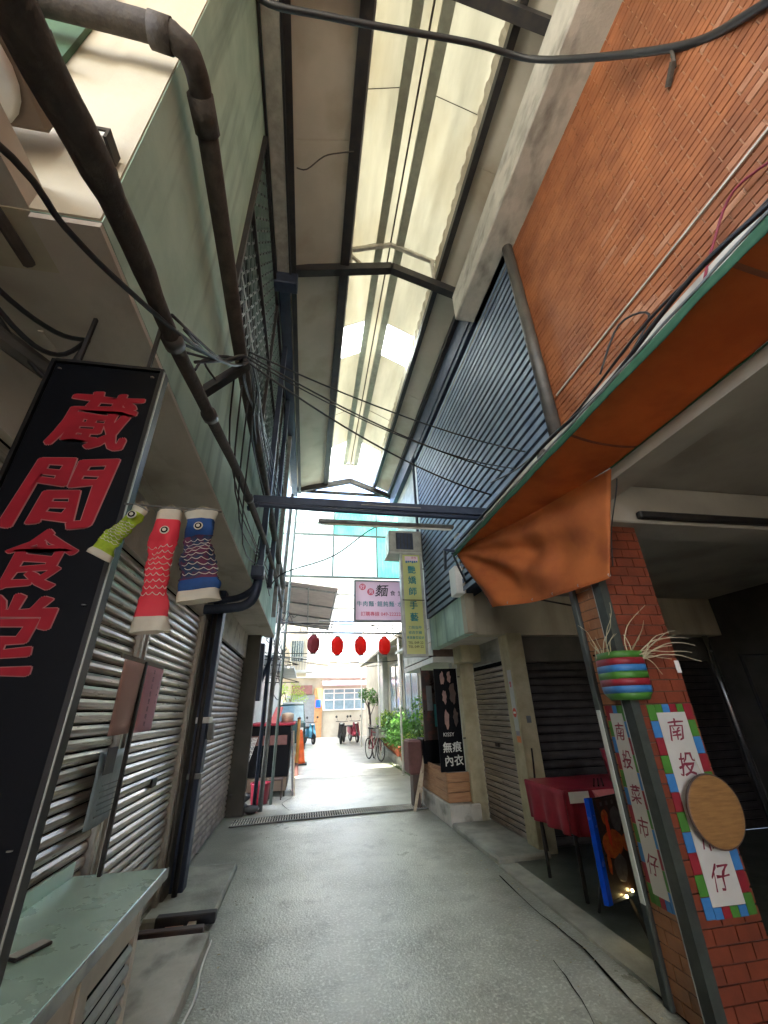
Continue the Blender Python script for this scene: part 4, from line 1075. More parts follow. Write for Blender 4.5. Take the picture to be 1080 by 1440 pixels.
def banner(axis):
    lab = 'white banner with handwritten red characters on the %s face of the brick column' % ('front' if axis == 'x' else 'alley')
    z0, z1 = .47, 1.53
    if axis == 'x': a0, a1, c = 2.20, 2.535, 2.596
    else: a0, a1, c = 2.672, 2.868, 2.096
    b = root('banner', ((a0 + a1) / 2, c, z0) if axis == 'x' else (c, (a0 + a1) / 2, z0), lab, 'banner')
    def q(u0, u1, w0, w1, d0, d1):
        return bx(u0, u1, c - d1, c - d0, w0, w1) if axis == 'x' else bx(c - d1, c - d0, u0, u1, w0, w1)
    s = .060 if axis == 'x' else .036
    mk('sheet', q(a0 + s, a1 - s, z0 + .05, z1 - .05, 0, .003), 'banner_white', b)
    k = 0
    nz = 11; h = (z1 - z0) / nz
    for i in range(nz):
        for side in (0, 1):
            u0 = a0 if side == 0 else a1 - s
            mk('square', q(u0, u0 + s - .003, z0 + i * h + .002, z0 + (i + 1) * h - .002, 0, .004), COLS[(i + side) % 3], b)
    nx = 4 if axis == 'x' else 3
    w = (a1 - a0 - 2 * s) / nx
    for i in range(nx):
        for zz in (z0, z1 - .05):
            mk('square', q(a0 + s + i * w, a0 + s + (i + 1) * w - .003, zz, zz + .048, 0, .0045), COLS[(i * 2 + (zz > 1)) % 3], b)
    zs = (1.38, 1.19, 1.0, .82, .645) if axis == 'x' else (1.37, 1.21, 1.02, .85, .67)
    for ch, z in zip('南投菜市仔', zs):
        if axis == 'x':
            vf = text_vf(ch, .132, (2.37, c - .0038, z), (1, 0, .05), (0, 0, 1), .0005, .012, .18, .09, nib=(1, .5, .4))
        else:
            vf = text_vf(ch, .112, (c - .0038, 2.768, z), (0, -1, 0), (0, 0, 1), .0005, .012, .18, .09, sx=.85, nib=(1, .5, .4))
        mk('character', vf, 'letter_wine', b)
banner('x'); banner('y')
# round wooden tray hanging on the column
WT = root('wooden_tray', (2.43, 2.50, .75), 'round light brown wooden tray hanging in front of the lower banner', 'tray')
def disc(r, y0, y1, c, n=40):
    V = []
    for y, rr_ in ((y0, r * .97), (y0 + .003, r), (y1, r)):
        for k in range(n): V.append((c[0] + rr_ * math.cos(2 * math.pi * k / n), y, c[1] + rr_ * 1.0 * math.sin(2 * math.pi * k / n)))
    Fc = [(i * n + k, i * n + (k + 1) % n, (i + 1) * n + (k + 1) % n, (i + 1) * n + k) for i in range(2) for k in range(n)]
    Fc += [tuple(range(n)), tuple(range(3 * n - 1, 2 * n - 1, -1))]
    return V, Fc
mk('board', disc(.180, 2.535, 2.56, (2.425, .955)), 'wood_tray', WT)
mk('rim', tube([(2.425 + .182 * math.cos(a * math.pi / 24), 2.545, .955 + .182 * math.sin(a * math.pi / 24)) for a in range(48)], .007, 6, closed=True), 'wood_dark', WT, smooth=True)
mk('string', tube([(2.425, 2.56, 1.13), (2.43, 2.585, 1.22)], .002, 4), 'twig', WT)

# striped woven bag with dried twigs
BG = root('woven_bag', (2.06, 2.6, 1.55), 'striped red blue and green woven bag hanging on the column corner', 'bag')
stripes = ['square_green', 'square_red', 'square_blue', 'square_green', 'square_red', 'square_blue', 'square_green']
zb = 1.56; hh = .30 / 7
def bag_ring(z):
    t = (z - 1.56) / .3
    o = .02 * math.sin(t * 3)
    e = .035 * (1 - min(1, t * 4 + .1)) ** 2
    return [(2.085, 2.80 - e, z), (2.055 - o * .4 + e, 2.79 - e, z), (2.025 - o + e, 2.72, z), (2.01 - o + e, 2.60, z), (2.03 - o + e, 2.53 - o + e, z), (2.09, 2.505 - o + e, z), (2.19 - e, 2.51 - o + e, z), (2.235 - e, 2.535 + e * .5, z), (2.25 - e, 2.584, z), (2.08, 2.582, z), (2.08, 2.68, z)]
for i in range(7):
    a_, b_ = bag_ring(zb + (6 - i) * hh), bag_ring(zb + (7 - i) * hh - .0015)
    n_ = len(a_)
    mk('stripe', (a_ + b_, [(k, (k + 1) % n_, n_ + (k + 1) % n_, n_ + k) for k in range(n_)] + [tuple(range(n_ - 1, -1, -1)), tuple(range(n_, 2 * n_))]), stripes[i], BG, smooth=True)
mk('lining', bx(2.035, 2.075, 2.56, 2.78, 1.85, 1.8625), 'dark_void', BG)
TWG = root('dried_twigs', (2.1, 2.55, 1.84), 'pale dried twigs curling out of the striped woven bag', 'twigs')
for i in range(26):
    sx_, sy_ = (random.uniform(2.10, 2.22), random.uniform(2.53, 2.57)) if i % 3 else (random.uniform(2.03, 2.06), random.uniform(2.6, 2.76))
    d = Vector((random.uniform(.1, 1.0) if i % 3 else random.uniform(-.5, .2), random.uniform(-.5, .0), random.uniform(.4, 1.0))).normalized()
    L_ = random.uniform(.18, .46)
    p0 = Vector((sx_, sy_, 1.80)); pts = [p0]
    for k in range(1, 8):
        d = (d + Vector((random.uniform(-.3, .3), random.uniform(-.25, .25), random.uniform(-.35, .15)))).normalized()
        pts.append(pts[-1] + d * L_ / 7)
    mk('twig', tube(smooth_path(pts, 3), [.005 * (1 - .7 * k / 21) for k in range(22)], 4), 'twig', TWG)

# ================================================================== RED TABLE AND EASEL IN THE ARCADE
RT = root('table', (2.8, 4.5, 0), 'low red draped table in the arcade in front of the dark shutter', 'table')
mk('tabletop', cbx(2.40, 3.40, 4.15, 4.85, .76, .80, .006), 'cloth_red', RT)
for x in (2.46, 3.34):
    for y in (4.2, 4.8): mk('leg', tube([(x, y, 0.01), (x, y, .76)], .018, 8), 'steel_dark', RT)
RC = root('tablecloth', (2.8, 4.5, .45), 'dark red cloth hanging over the low table', 'tablecloth')
def skirt(u, v): 
    return (2.38 + 1.04 * u, 4.12 - .035 * math.sin(u * 34 + math.sin(u * 9)) * v, .822 - (.31 + .04 * math.sin(u * 13)) * v)
solid(mk('front_drop', grid(skirt, 60, 8), 'cloth_red', RC, smooth=True), .004)
def skirt2(u, v): return (2.375 - .025 * math.sin(u * 18) * v, 4.12 + .75 * u, .822 - .33 * v)
solid(mk('side_drop', grid(skirt2, 40, 8), 'cloth_red', RC, smooth=True), .004)
mk('top_sheet', bx(2.385, 3.41, 4.13, 4.87, .805, .826), 'plastic_red', RC)
mk('white_panel', bx(2.40, 2.60, 4.075, 4.079, .735, .82), 'white_paint', RC)
mk('white_panel', bx(2.66, 3.0, 4.075, 4.079, .755, .81), 'cloth_pink', RC)
PC = mk('cloth', ([(2.62, 3.85, .76), (2.95, 3.85, .79), (2.82, 3.84, .35), (2.62, 4.05, .83), (3.0, 4.05, .83), (2.84, 4.04, .32)], [(0, 1, 2), (3, 5, 4), (0, 2, 5, 3), (1, 4, 5, 2), (0, 3, 4, 1)]), 'cloth_pink', None, 'pink cloth corner hanging down behind the blue edged board', 'cloth')
mk('red_bin', lathe([(0, 0), (.10, 0), (.13, .26), (.135, .28), (.12, .28), (0, .27)], 18, (3.2, 4.4, .828)), 'plastic_red', None, 'small red bin standing on the low red table', 'bin', smooth=True)
for i in range(3): mk('tongs', tube([(2.75 + .05 * i, 4.2, .834), (2.9 + .04 * i, 4.4, .86)], .008, 5), 'steel_dark', None, 'one of the dark utensils lying on the red table', 'utensil', 'utensils on the red table')
ES = root('display_board', (2.42, 3.5, 0), 'tilted black food display board with a bright blue left edge on an easel', 'display board')
def eq(u, w, dd=0):   # u across 0..1, w up 0..1
    a = Vector((2.20, 3.46, .27)); b = Vector((2.58, 3.60, .27)); t = Vector((2.27, 3.56, .86))
    p = a + (b - a) * u + (t - a) * w
    n_ = (b - a).cross(t - a).normalized()
    return tuple(p + n_ * dd)
def eslab(u0, u1, w0, w1, d0, d1): return hull8([eq(u0, w0, d0), eq(u1, w0, d0), eq(u1, w1, d0), eq(u0, w1, d0)], [eq(u0, w0, d1), eq(u1, w0, d1), eq(u1, w1, d1), eq(u0, w1, d1)])
mk('backing', eslab(0, 1, 0, 1, -.015, 0), 'steel_dark', ES)
mk('poster', eslab(.04, .98, .03, .98, .0005, .003), 'poster_dark', ES)
mk('blue_edge', eslab(-.08, .035, -.02, 1.01, -.03, .012), 'board_blue', ES)
mk('bottom_edge', eslab(.04, 1.0, -.015, .012, -.02, .008), 'steel_blue', ES)
def eblob(cu, cw, ru, rw, d, m, n=18):
    pts_ = [eq(cu + ru * math.cos(a) * (1 + .12 * math.sin(3 * a)), cw + rw * math.sin(a) * (1 + .10 * math.cos(5 * a)), d) for a in [2 * math.pi * k / n for k in range(n)]]
    bk = [eq(cu + ru * math.cos(a), cw + rw * math.sin(a), d - .0015) for a in [2 * math.pi * k / n for k in range(n)]]
    return mk('printed_patch', (pts_ + bk, [tuple(range(n)), ] + [(k, (k + 1) % n, n + (k + 1) % n, n + k) for k in range(n)]), m, ES)
eblob(.42, .50, .30, .14, .005, 'poster_fire'); eblob(.33, .78, .10, .08, .005, 'poster_fire'); eblob(.36, .64, .05, .16, .0055, 'sticker_red')
eblob(.66, .74, .16, .13, .005, 'poster_grey'); eblob(.50, .26, .18, .13, .0055, 'poster_grey'); eblob(.82, .48, .12, .09, .005, 'poster_fire')
eblob(.2, .33, .05, .10, .005, 'poster_fire')
for i in range(3): mk('printed_mark', eslab(.26 + i * .18, .33 + i * .18, .90, .945, .003, .0045), 'poster_grey', ES)
mk('leg', tube([eq(.62, .02, -.03), (2.46, 3.46, .015)], .012, 7), 'steel_dark', ES)
mk('leg', tube([eq(.9, .3, -.03), (2.72, 3.85, .015)], .012, 7), 'steel_dark', ES)
mk('leg', tube([eq(.05, .3, -.03), (2.44, 4.02, .015)], .012, 7), 'steel_dark', ES)
mk('foot_bar', tube([(2.46, 3.46, .018), (2.62, 3.36, .018)], .010, 6), 'steel_dark', ES)
for i, (u, w) in enumerate(((.42, .0), (.62, .03))):
    mk('small_lamp', lathe([(0, 0), (.008, 0), (.008, .012), (0, .016)], 8, eq(u, w, .02)), 'lamp_warm', None, ('left' if i == 0 else 'right') + ' one of two tiny glowing lights under the blue edged board', 'light', 'tiny lights under the board')
# stickers on the beige pillar
ST = root('sticker', (2.695, 5.5, 1.6), 'white notice with a red no-entry disc stuck on the side of the beige pillar', 'sticker')
mk('sheet', bx(2.694, 2.6985, 5.45, 5.56, 1.25, 1.98), 'white_tile', ST)
def disc_x(cy, cz, ry, rz, x0, x1, n=20):
    V = [(x, cy + ry * math.cos(2 * math.pi * k / n), cz + rz * math.sin(2 * math.pi * k / n)) for x in (x0, x1) for k in range(n)]
    return V, [tuple(range(n)), tuple(range(2 * n - 1, n - 1, -1))] + [(k, (k + 1) % n, n + (k + 1) % n, n + k) for k in range(n)]
mk('red_disc', disc_x(5.505, 1.46, .05, .055, 2.6925, 2.6938), 'sticker_red', ST)
mk('white_bar', bx(2.6912, 2.6923, 5.472, 5.538, 1.448, 1.472), 'white_paint', ST)
mk('swirl', add(tube([(2.692, 5.505 + .018 * math.cos(a * .4), 1.80 + .035 * math.sin(a * .8)) for a in range(16)], .003, 4, cap=False)), 'pink_ink', ST)
mk('sticker', bx(2.6945, 2.6985, 5.45, 5.55, 1.12, 1.19), 'sticker_orange', None, 'small orange sticker below the white notice on the beige pillar', 'sticker')
mk('sticker', bx(2.6945, 2.6985, 5.46, 5.55, 1.195, 1.248), 'sticker_grey', None, 'small grey sticker just above the orange one on the beige pillar', 'sticker')
mk('power_cable', tube(smooth_path([(2.80, 5.41, 1.06), (2.79, 5.405, .9), (2.77, 5.41, .6), (2.78, 5.40, .3), (2.80, 5.41, .05)], 4), .010, 6), 'steel_dark', None, 'dark wavy cable running down the front of the beige pillar', 'cable')
mk('socket', add(cbx(2.80, 2.86, 5.405, 5.419, 1.34, 1.42, .004), lathe([(0, 0), (.014, 0), (.014, .01), (0, .01)], 10, (2.83, 5.40, 1.37))), 'far_grey', None, 'small round socket on the front of the beige pillar', 'socket')
mk('meter_box', cbx(2.42, 2.76, 6.62, 6.9, 2.505, 2.64, .01), 'concrete_light', None, 'grey concrete box above the left end of the narrow shutter', 'box')

# ================================================================== RIGHT SHOP FRONT, y 6.9 .. 9
PB = root('planter_box', (2.4, 7.8, .25), 'long planter box clad in orange brown wooden planks on a concrete plinth', 'planter')
mk('core', bx(2.19, 2.58, 7.03, 8.85, .26, .63), 'wood_dark', PB)
for i in range(3):
    mk('plank', cbx(2.165, 2.60, 7.0, 7.028, .265 + i * .128, .265 + i * .128 + .122, .004), 'wood_plank', PB)
    mk('plank', cbx(2.16, 2.188, 7.03, 8.87, .265 + i * .128, .265 + i * .128 + .122, .004), 'wood_plank', PB)
mk('plank', cbx(2.16, 2.188, 7.03, 8.87, .65, .69, .004), 'wood_plank', PB)
mk('plinth', cbx(2.14, 2.62, 6.88, 8.95, -.01, .255, .01), 'concrete_light', None, 'pale concrete plinth under the wooden planter box', 'plinth')
US = root('underwear_banner', (2.27, 7.02, .67), 'tall dark banner for underwear with photographs above white characters', 'banner')
v_, f_ = bx(2.07, 2.46, 6.960, 6.975, .66, 2.13)
mk('panel', (v_, f_), 'sign_black', US)
def prn(cx, cz, rx, rz, m, seed=0):
    n = 14
    pts_ = [(cx + rx * math.cos(2 * math.pi * k / n) * (1 + .25 * math.sin(3 * k + seed)), 6.9565, cz + rz * math.sin(2 * math.pi * k / n) * (1 + .2 * math.cos(2 * k + seed))) for k in range(n)]
    bk = [(a, 6.9585, c) for a, b, c in pts_]
    mk('printed_patch', (pts_ + bk, [tuple(range(n))] + [(k, (k + 1) % n, n + (k + 1) % n, n + k) for k in range(n)]), m, US)
mat('skin_print', (.34, .20, .16), (.22, .13, .12), rough=.5, scale=9)
prn(2.20, 1.98, .035, .10, 'skin_print', 1); prn(2.32, 2.0, .03, .09, 'skin_print', 2); prn(2.22, 1.70, .035, .10, 'skin_print', 3); prn(2.23, 1.37, .04, .13, 'skin_print', 4); prn(2.36, 1.75, .05, .16, 'wood_dark', 2); prn(2.38, 1.4, .04, .12, 'wood_dark', 5)
mk('lettering', text_vf('KISSY', .075, (2.24, 6.957, 1.16), (1, 0, 0), (0, 0, 1), .002, -.004), 'white_ink', US)
for ch, x, z in (('無', 2.20, .985), ('痕', 2.355, .99), ('內', 2.21, .805), ('衣', 2.365, .81)):
    mk('character', text_vf(ch, .150, (x, 6.957, z), (1, 0, 0), (0, 0, 1), .002, .018), 'white_ink', US)
mk('bracket', tube([(2.46, 6.97, 2.0), (2.58, 6.99, 2.0)], .010, 6), 'steel_dark', US)
mk('bracket', tube([(2.46, 6.97, 1.1), (2.58, 6.99, 1.1)], .010, 6), 'steel_dark', US)
mk('edge_strip', bx(2.46, 2.468, 6.955, 6.98, .66, 2.13), 'white_tile_aged', US)
DB = root('shop_sign', (2.2, 7.7, 1.0), 'faded dark hanging panel behind the underwear banner', 'sign panel')
mk('panel', bx(2.03, 2.36, 7.62, 7.64, 1.05, 2.16), 'poster_dark', DB)
mk('printed_patch', bx(2.10, 2.2, 7.612, 7.618, 1.5, 1.9), 'far_grey', DB); mk('printed_patch', bx(2.22, 2.32, 7.612, 7.618, 1.25, 1.6), 'teal_ink', DB)
mk('frame', add(bx(2.02, 2.03, 7.61, 7.65, 1.04, 2.2)), 'wood_dark', DB)
mk('cabinet_box', cbx(2.10, 2.46, 8.05, 8.5, .66, 1.05, .01), 'sign_black', None, 'glossy black box on the planter behind the underwear banner', 'box')
mk('cabinet_box', cbx(1.84, 2.09, 8.1, 8.55, .50, 1.03, .03), 'far_brown', None, 'maroon rounded box left of the glossy black one', 'box')
mk('box_stand', cbx(1.92, 2.04, 8.2, 8.45, 0, .50, .01), 'wood_dark', None, 'dark stand under the maroon box', 'stand')
AF = root('a_frame', (2.1, 8.3, 0), 'pale wooden A-frame board leaning beside the planter', 'sign stand')
mk('leg', hull8([(1.86, 8.0, 0), (1.90, 8.0, 0), (1.90, 8.05, 0), (1.86, 8.05, 0)], [(2.10, 8.12, .78), (2.14, 8.12, .78), (2.14, 8.16, .78), (2.10, 8.16, .78)]), 'wood_pale', AF)
mk('leg', hull8([(2.02, 8.30, 0), (2.06, 8.30, 0), (2.06, 8.34, 0), (2.02, 8.34, 0)], [(2.11, 8.17, .78), (2.15, 8.17, .78), (2.15, 8.20, .78), (2.11, 8.20, .78)]), 'wood_pale', AF)
mk('brace', bx(1.99, 2.05, 8.06, 8.28, .25, .29), 'wood_pale', AF)
YS = root('vertical_sign', (1.82, 7.0, 2.35), 'tall narrow yellow green sign with teal characters hanging over the alley', 'sign')
def ys(x0, x1, y0, y1, z0, z1): return bx(x0, x1, y0, y1, z0, z1)
mk('board', ys(1.635, 1.965, 6.99, 7.11, 2.37, 4.15), 'sign_yellow', YS)
mk('frame', add(bx(1.59, 1.634, 6.975, 7.125, 2.33, 4.19), bx(1.966, 2.01, 6.975, 7.125, 2.33, 4.19), bx(1.634, 1.966, 6.975, 7.125, 4.151, 4.19), bx(1.634, 1.966, 6.975, 7.125, 2.33, 2.369)), 'aluminium', YS)
mk('header', bx(1.68, 1.93, 6.984, 6.988, 4.02, 4.12), 'sign_pink', YS)
mk('header_mark', add(*[bx(1.69 + .04 * i, 1.72 + .04 * i, 6.981, 6.9835, 3.985 + .008 * (i % 3), 4.03) for i in range(6)]), 'square_blue', YS)
mk('header_lettering', text_vf('手作', .05, (1.85, 6.983, 4.09), (1, 0, 0), (0, 0, 1), .001, .01), 'pink_ink', YS)
mk('divider', bx(1.60, 2.0, 6.974, 6.98, 3.28, 3.295), 'steel_dark', YS)
for ch, z in zip('艷嬌師手藝', (3.86, 3.66, 3.45, 3.20, 2.99)):
    mk('character', text_vf(ch, .155, (1.80, 6.987, z), (1, 0, 0), (0, 0, 1), .002, .022), 'teal_ink', YS)
for s_, z in (('刀剪指甲', 2.81), ('修改衣褲', 2.725), ('專業髮型設計', 2.64)):
    mk('lettering', text_vf(s_, .052 if len(s_) > 4 else .060, (1.80, 6.987, z), (1, 0, 0), (0, 0, 1), .001, .012), 'teal_ink', YS)
for z in (2.555, 2.49):
    mk('lettering', text_vf('TEL 049 22', .058, (1.80, 6.987, z), (1, 0, 0), (0, 0, 1), .001, .006), 'black_ink', YS)
mk('bracket', tube([(2.01, 7.05, 3.9), (2.12, 7.05, 3.9)], .012, 6), 'steel_dark', YS)
mk('bracket', tube([(2.01, 7.05, 2.34), (2.16, 7.05, 2.34)], .012, 6), 'steel_dark', YS)
ACU = root('air_conditioner', (1.85, 7.1, 4.22), 'grey air conditioner cage fixed above the yellow green sign', 'air conditioner')
mk('case', cbx(1.42, 2.10, 7.15, 7.55, 4.26, 4.72, .02), 'aluminium', ACU)
mk('grille', bx(1.56, 1.90, 7.135, 7.148, 4.32, 4.66), 'steel_blue', ACU)
for i in range(5): mk('grille_bar', bx(1.57 + i * .07, 1.58 + i * .07, 7.125, 7.134, 4.33, 4.65), 'steel_dark', ACU)
mk('base', bx(1.40, 2.12, 7.12, 7.6, 4.22, 4.258), 'white_tile_aged', ACU)

# ================================================================== PINK SIGN, LANTERNS, SCREENS
PS = root('shop_sign', (1.75, 10, 3.5), 'pale pink noodle shop sign with red discs and teal characters', 'sign')
mk('panel', bx(1.09, 2.50, 10.0, 10.12, 3.53, 4.50), 'sign_pink', PS)
mk('frame', add(bx(1.05, 1.089, 9.98, 10.14, 3.49, 4.54), bx(2.501, 2.54, 9.98, 10.14, 3.49, 4.54), bx(1.089, 2.501, 9.98, 10.14, 4.501, 4.54), bx(1.089, 2.501, 9.98, 10.14, 3.49, 3.529)), 'far_grey', PS)
def disc_y(cx, cz, r, y0, y1, n=24, sq=0):
    V = []
    for y in (y0, y1):
        for k in range(n):
            a = 2 * math.pi * k / n
            V.append((cx + r * math.cos(a), y, cz + r * math.sin(a)))
    return V, [tuple(range(n)), tuple(range(2 * n - 1, n - 1, -1))] + [(k, (k + 1) % n, n + (k + 1) % n, n + k) for k in range(n)]
mk('red_disc', disc_y(1.26, 4.36, .085, 9.994, 9.998), 'pink_ink', PS); mk('red_disc', disc_y(1.47, 4.235, .09, 9.994, 9.998), 'pink_ink', PS)
mk('character', text_vf('好', .13, (1.26, 9.992, 4.36), (1, 0, 0), (0, 0, 1), .001, .01), 'sign_pink', PS)
mk('character', text_vf('男', .13, (1.47, 9.992, 4.235), (1, 0, 0), (0, 0, 1), .001, .01), 'sign_pink', PS)
mk('character', text_vf('麵', .33, (1.76, 9.996, 4.27), (1, 0, 0), (0, 0, 1), .002, .012, .15, .04), 'black_ink', PS)
mk('character', text_vf('食', .14, (2.04, 9.996, 4.21), (1, 0, 0), (0, 0, 1), .002, .01), 'black_ink', PS)
mk('character', text_vf('堂', .14, (2.24, 9.996, 4.21), (1, 0, 0), (0, 0, 1), .002, .01), 'black_ink', PS)
for ch, x in zip('牛肉麵·餛飩麵·水餃', (1.18, 1.33, 1.48, 1.59, 1.70, 1.85, 2.0, 2.11, 2.22, 2.37)):
    mk('character', text_vf(ch, .145, (x, 9.996, 3.93), (1, 0, 0), (0, 0, 1), .002, .012, sx=.95), 'teal_ink', PS)
mk('lettering', text_vf('訂購專線 049-2222222', .118, (1.78, 9.996, 3.68), (1, 0, 0), (0, 0, 1), .002, .012), 'pink_ink', PS)
mk('support', tube([(.2, 10.06, 3.50), (3.0, 10.06, 3.49)], .02, 6), 'steel_grey', PS)

LR = root('lantern_rail', (.8, 9, 3.1), 'steel pipe frame across the alley carrying the row of red lanterns', 'rail')
mk('rail', tube([(-.6, 9.0, 3.06), (2.1, 9.0, 3.04)], .022, 8), 'steel_grey', LR, smooth=True)
mk('rail', tube([(-.6, 9.0, 3.26), (2.1, 9.0, 3.20)], .014, 8), 'steel_dark', LR, smooth=True)
for x in (-.2, .45, 1.15, 1.8): mk('stay', tube([(x, 9.0, 3.06), (x, 9.0, 3.24)], .010, 6), 'steel_grey', LR)
mk('diagonal', tube([(1.3, 9.0, 3.22), (2.1, 9.0, 2.9)], .010, 6), 'steel_dark', LR)
def lantern_prof():
    out = []
    n = 22
    for i in range(n + 1):
        t = i / n
        r = .128 * max(.45, (1 - abs(2 * t - 1) ** 3.2) ** .5)
        out.append((r * (1 - .035 * (i % 2)), .36 * t))
    return out
def lantern(x, label, m='lantern_red', rz=0, dz_=0):
    L_ = root('lantern', (x, 9.0, 2.56 + dz_), label, 'lantern', 'red paper lanterns in a row across the alley')
    mk('shade', lathe(lantern_prof(), 20, (x, 9.0, 2.60 + dz_)), m, L_, smooth=False)
    mk('top_cap', lathe([(0, 0), (.055, 0), (.055, .02), (0, .02)], 14, (x, 9.0, 2.96 + dz_)), 'wood_dark', L_)
    mk('bottom_cap', lathe([(0, 0), (.05, 0), (.055, .02), (0, .02)], 14, (x, 9.0, 2.58 + dz_)), 'wood_dark', L_)
    mk('cord', tube([(x, 9.0, 2.97 + dz_), (x, 9.0, 3.05)], .004, 5), 'black_rubber', L_)
    for k in range(10):
        a = 2 * math.pi * k / 10
        mk('rib', tube([(x + math.cos(a) * (r + .001), 9.0 + math.sin(a) * (r + .001), 2.60 + dz_ + z) for r, z in lantern_prof()[1:-1:3]], .0022, 4), m, L_)
    return L_
lantern(.085, 'dull dusty red lantern at the left end of the row', 'lantern_dull', dz_=.04)
lantern(.59, 'bright red lantern second from the left in the row')
lantern(1.09, 'bright red lantern second from the right in the row')
lantern(1.61, 'bright red lantern at the right end of the row beside the yellow green sign')

SC_ = root('roof_screen', (.8, 10.4, 4.7), 'translucent teal corrugated screen closing the far end of the alley roof', 'screen')
def corr(x0, x1, z0, z1, y, amp=.012, pitch=.09):
    n = max(2, int((x1 - x0) / pitch * 2))
    V = []
    for i in range(n + 1):
        x = x0 + (x1 - x0) * i / n
        V += [(x, y + (amp if i % 2 else -amp), z0), (x, y + (amp if i % 2 else -amp), z1)]
    return V, [(2 * i, 2 * i + 1, 2 * i + 3, 2 * i + 2) for i in range(n)]
solid(mk('sheet', corr(-.9, .5, 4.72, 6.75, 10.4), 'poly_pale', SC_), .002)
solid(mk('sheet', corr(.52, 1.70, 5.95, 6.75, 10.4), 'poly_teal', SC_), .002)
solid(mk('sheet', corr(.52, 1.70, 4.72, 5.94, 10.4), 'poly_pale', SC_), .002)
solid(mk('sheet', corr(1.72, 3.0, 4.72, 6.75, 10.4), 'poly_teal', SC_), .002)
for z in (4.70, 5.90, 6.25, 6.75): mk('rail', cbx(-.9, 3.0, 10.32, 10.37, z - .025, z + .025, .004), 'steel_green', SC_)
for x in (.51, 1.71): mk('mullion', cbx(x - .02, x + .02, 10.36, 10.38, 4.7, 6.75, .004), 'steel_green', SC_)
for x in (-.9, 3.0): mk('post', cbx(x - .03, x + .03, 10.34, 10.42, 0, 6.8, .006), 'steel_green', SC_)

# corrugated awning on the left beyond the roof
FA = root('far_awning', (-.1, 12, 4.2), 'rust tinged corrugated awning high on the left beyond the lanterns', 'awning')
def fas(u, v):
    x = -1.3 + 2.0 * u; y = 10.7 + 5.2 * v
    z = 4.75 - .25 * u * 1.0 - .20 * v + (.018 if int(v * 52) % 2 else 0)
    return (x, y, z)
solid(mk('sheet', grid(fas, 2, 104), 'awning_far', FA), .004)
for v in (.05, .35, .65, .95):
    p0, p1 = fas(0, v), fas(1, v)
    mk('rafter', hull8([(p0[0], p0[1], p0[2] - .07), (p1[0], p1[1], p1[2] - .07), (p1[0], p1[1] + .04, p1[2] - .07), (p0[0], p0[1] + .04, p0[2] - .07)], [(p0[0], p0[1], p0[2] - .03), (p1[0], p1[1], p1[2] - .03), (p1[0], p1[1] + .04, p1[2] - .03), (p0[0], p0[1] + .04, p0[2] - .03)]), 'steel_grey', FA)
for u in (.25, .6, .97):
    p0, p1 = fas(u, 0), fas(u, 1)
    mk('purlin', tube([(p0[0], p0[1], p0[2] - .09), (p1[0], p1[1], p1[2] - .09)], .02, 5), 'steel_grey', FA)
for i in range(2):
    z = 2.65 - .28 * i; y = 11.5 + i * 2.4
    t_ = root('wall_truss', (-.9, y, z), ('near' if i == 0 else 'far') + ' small dark steel truss bracket under the corrugated awning', 'bracket')
    mk('frame', add(tube([(-1.3, y, z), (-.25, y, z)], .014, 5), tube([(-1.3, y, z + .28), (-.25, y, z)], .014, 5)), 'steel_dark', t_)
    mk('arch', tube([(-1.1 + .3 * math.cos(a * math.pi / 8), y, z + .14 * math.sin(a * math.pi / 8)) for a in range(9)], .010, 5), 'steel_dark', t_)

# ================================================================== LEFT CLUTTER, y 8.7 .. 17
mt = root('meter_cabinet', (-1.0, 8.9, 1.8), 'dark blue electricity meter cabinet with two round meters at the end of the left shophouse', 'meter cabinet')
mk('case', cbx(-1.28, -.88, 8.74, 8.95, 1.75, 2.80, .01), 'steel_blue', mt)
for z in (2.4, 2.05): mk('meter', lathe([(0, 0), (.06, 0), (.06, .08), (0, .08)], 14, (-1.02, 8.73, z)), 'far_grey', mt)
RK = root('wire_rack', (-1.05, 9.0, 0), 'white wire racks leaning against the left wall', 'rack')
rk = []
for i in range(6):
    rk.append(tube([(-1.24 + i * .025, 8.95 + i * .02, .30), (-1.0 + i * .022, 9.05 + i * .02, 1.12)], .006, 5))
for j in range(12):
    t = j / 12
    rk.append(tube([(-1.24 + .24 * t, 8.94, .30 + .82 * t), (-1.11 + .24 * t, 9.06, .30 + .82 * t)], .004, 4))
mk('grid', add(*rk), 'white_paint', RK)
mk('leg', tube([(-1.24, 8.95, 0), (-1.22, 8.95, .30)], .012, 6), 'steel_dark', RK)
SK = root('sack_pile', (-1.1, 8.6, 0), 'heap of dark sacks by the left end of the drain grating', 'sacks')
for (x, y, z, a, b, c) in ((-1.12, 8.75, .09, .22, .16, .09), (-1.05, 8.80, .22, .17, .14, .08), (-1.16, 8.66, .30, .12, .12, .07), (-.86, 8.75, .06, .16, .12, .06)):
    V, Fc = lathe([(math.sin(math.pi * i / 8) + .001, -math.cos(math.pi * i / 8)) for i in range(9)], 14)
    V = [(x + p[0] * a * (1 + .15 * noise.noise(Vector(p) * 2)), y + p[1] * b * (1 + .2 * noise.noise(Vector(p) * 2.2)), z + p[2] * c * (1 + .2 * noise.noise(Vector(p) * 1.7))) for p in V]
    mk('sack', (V, Fc), 'sack', SK, smooth=True)
bk = root('bucket', (-.78, 9.5, 0), 'round red plastic tub on the ground beside the dark stall', 'tub')
mk('body', lathe([(0, 0), (.155, 0), (.175, .30), (.19, .31), (.19, .33), (.17, .33), (.15, .04), (0, .04)], 24, (-.78, 9.5, .01)), 'plastic_red', bk, smooth=True)
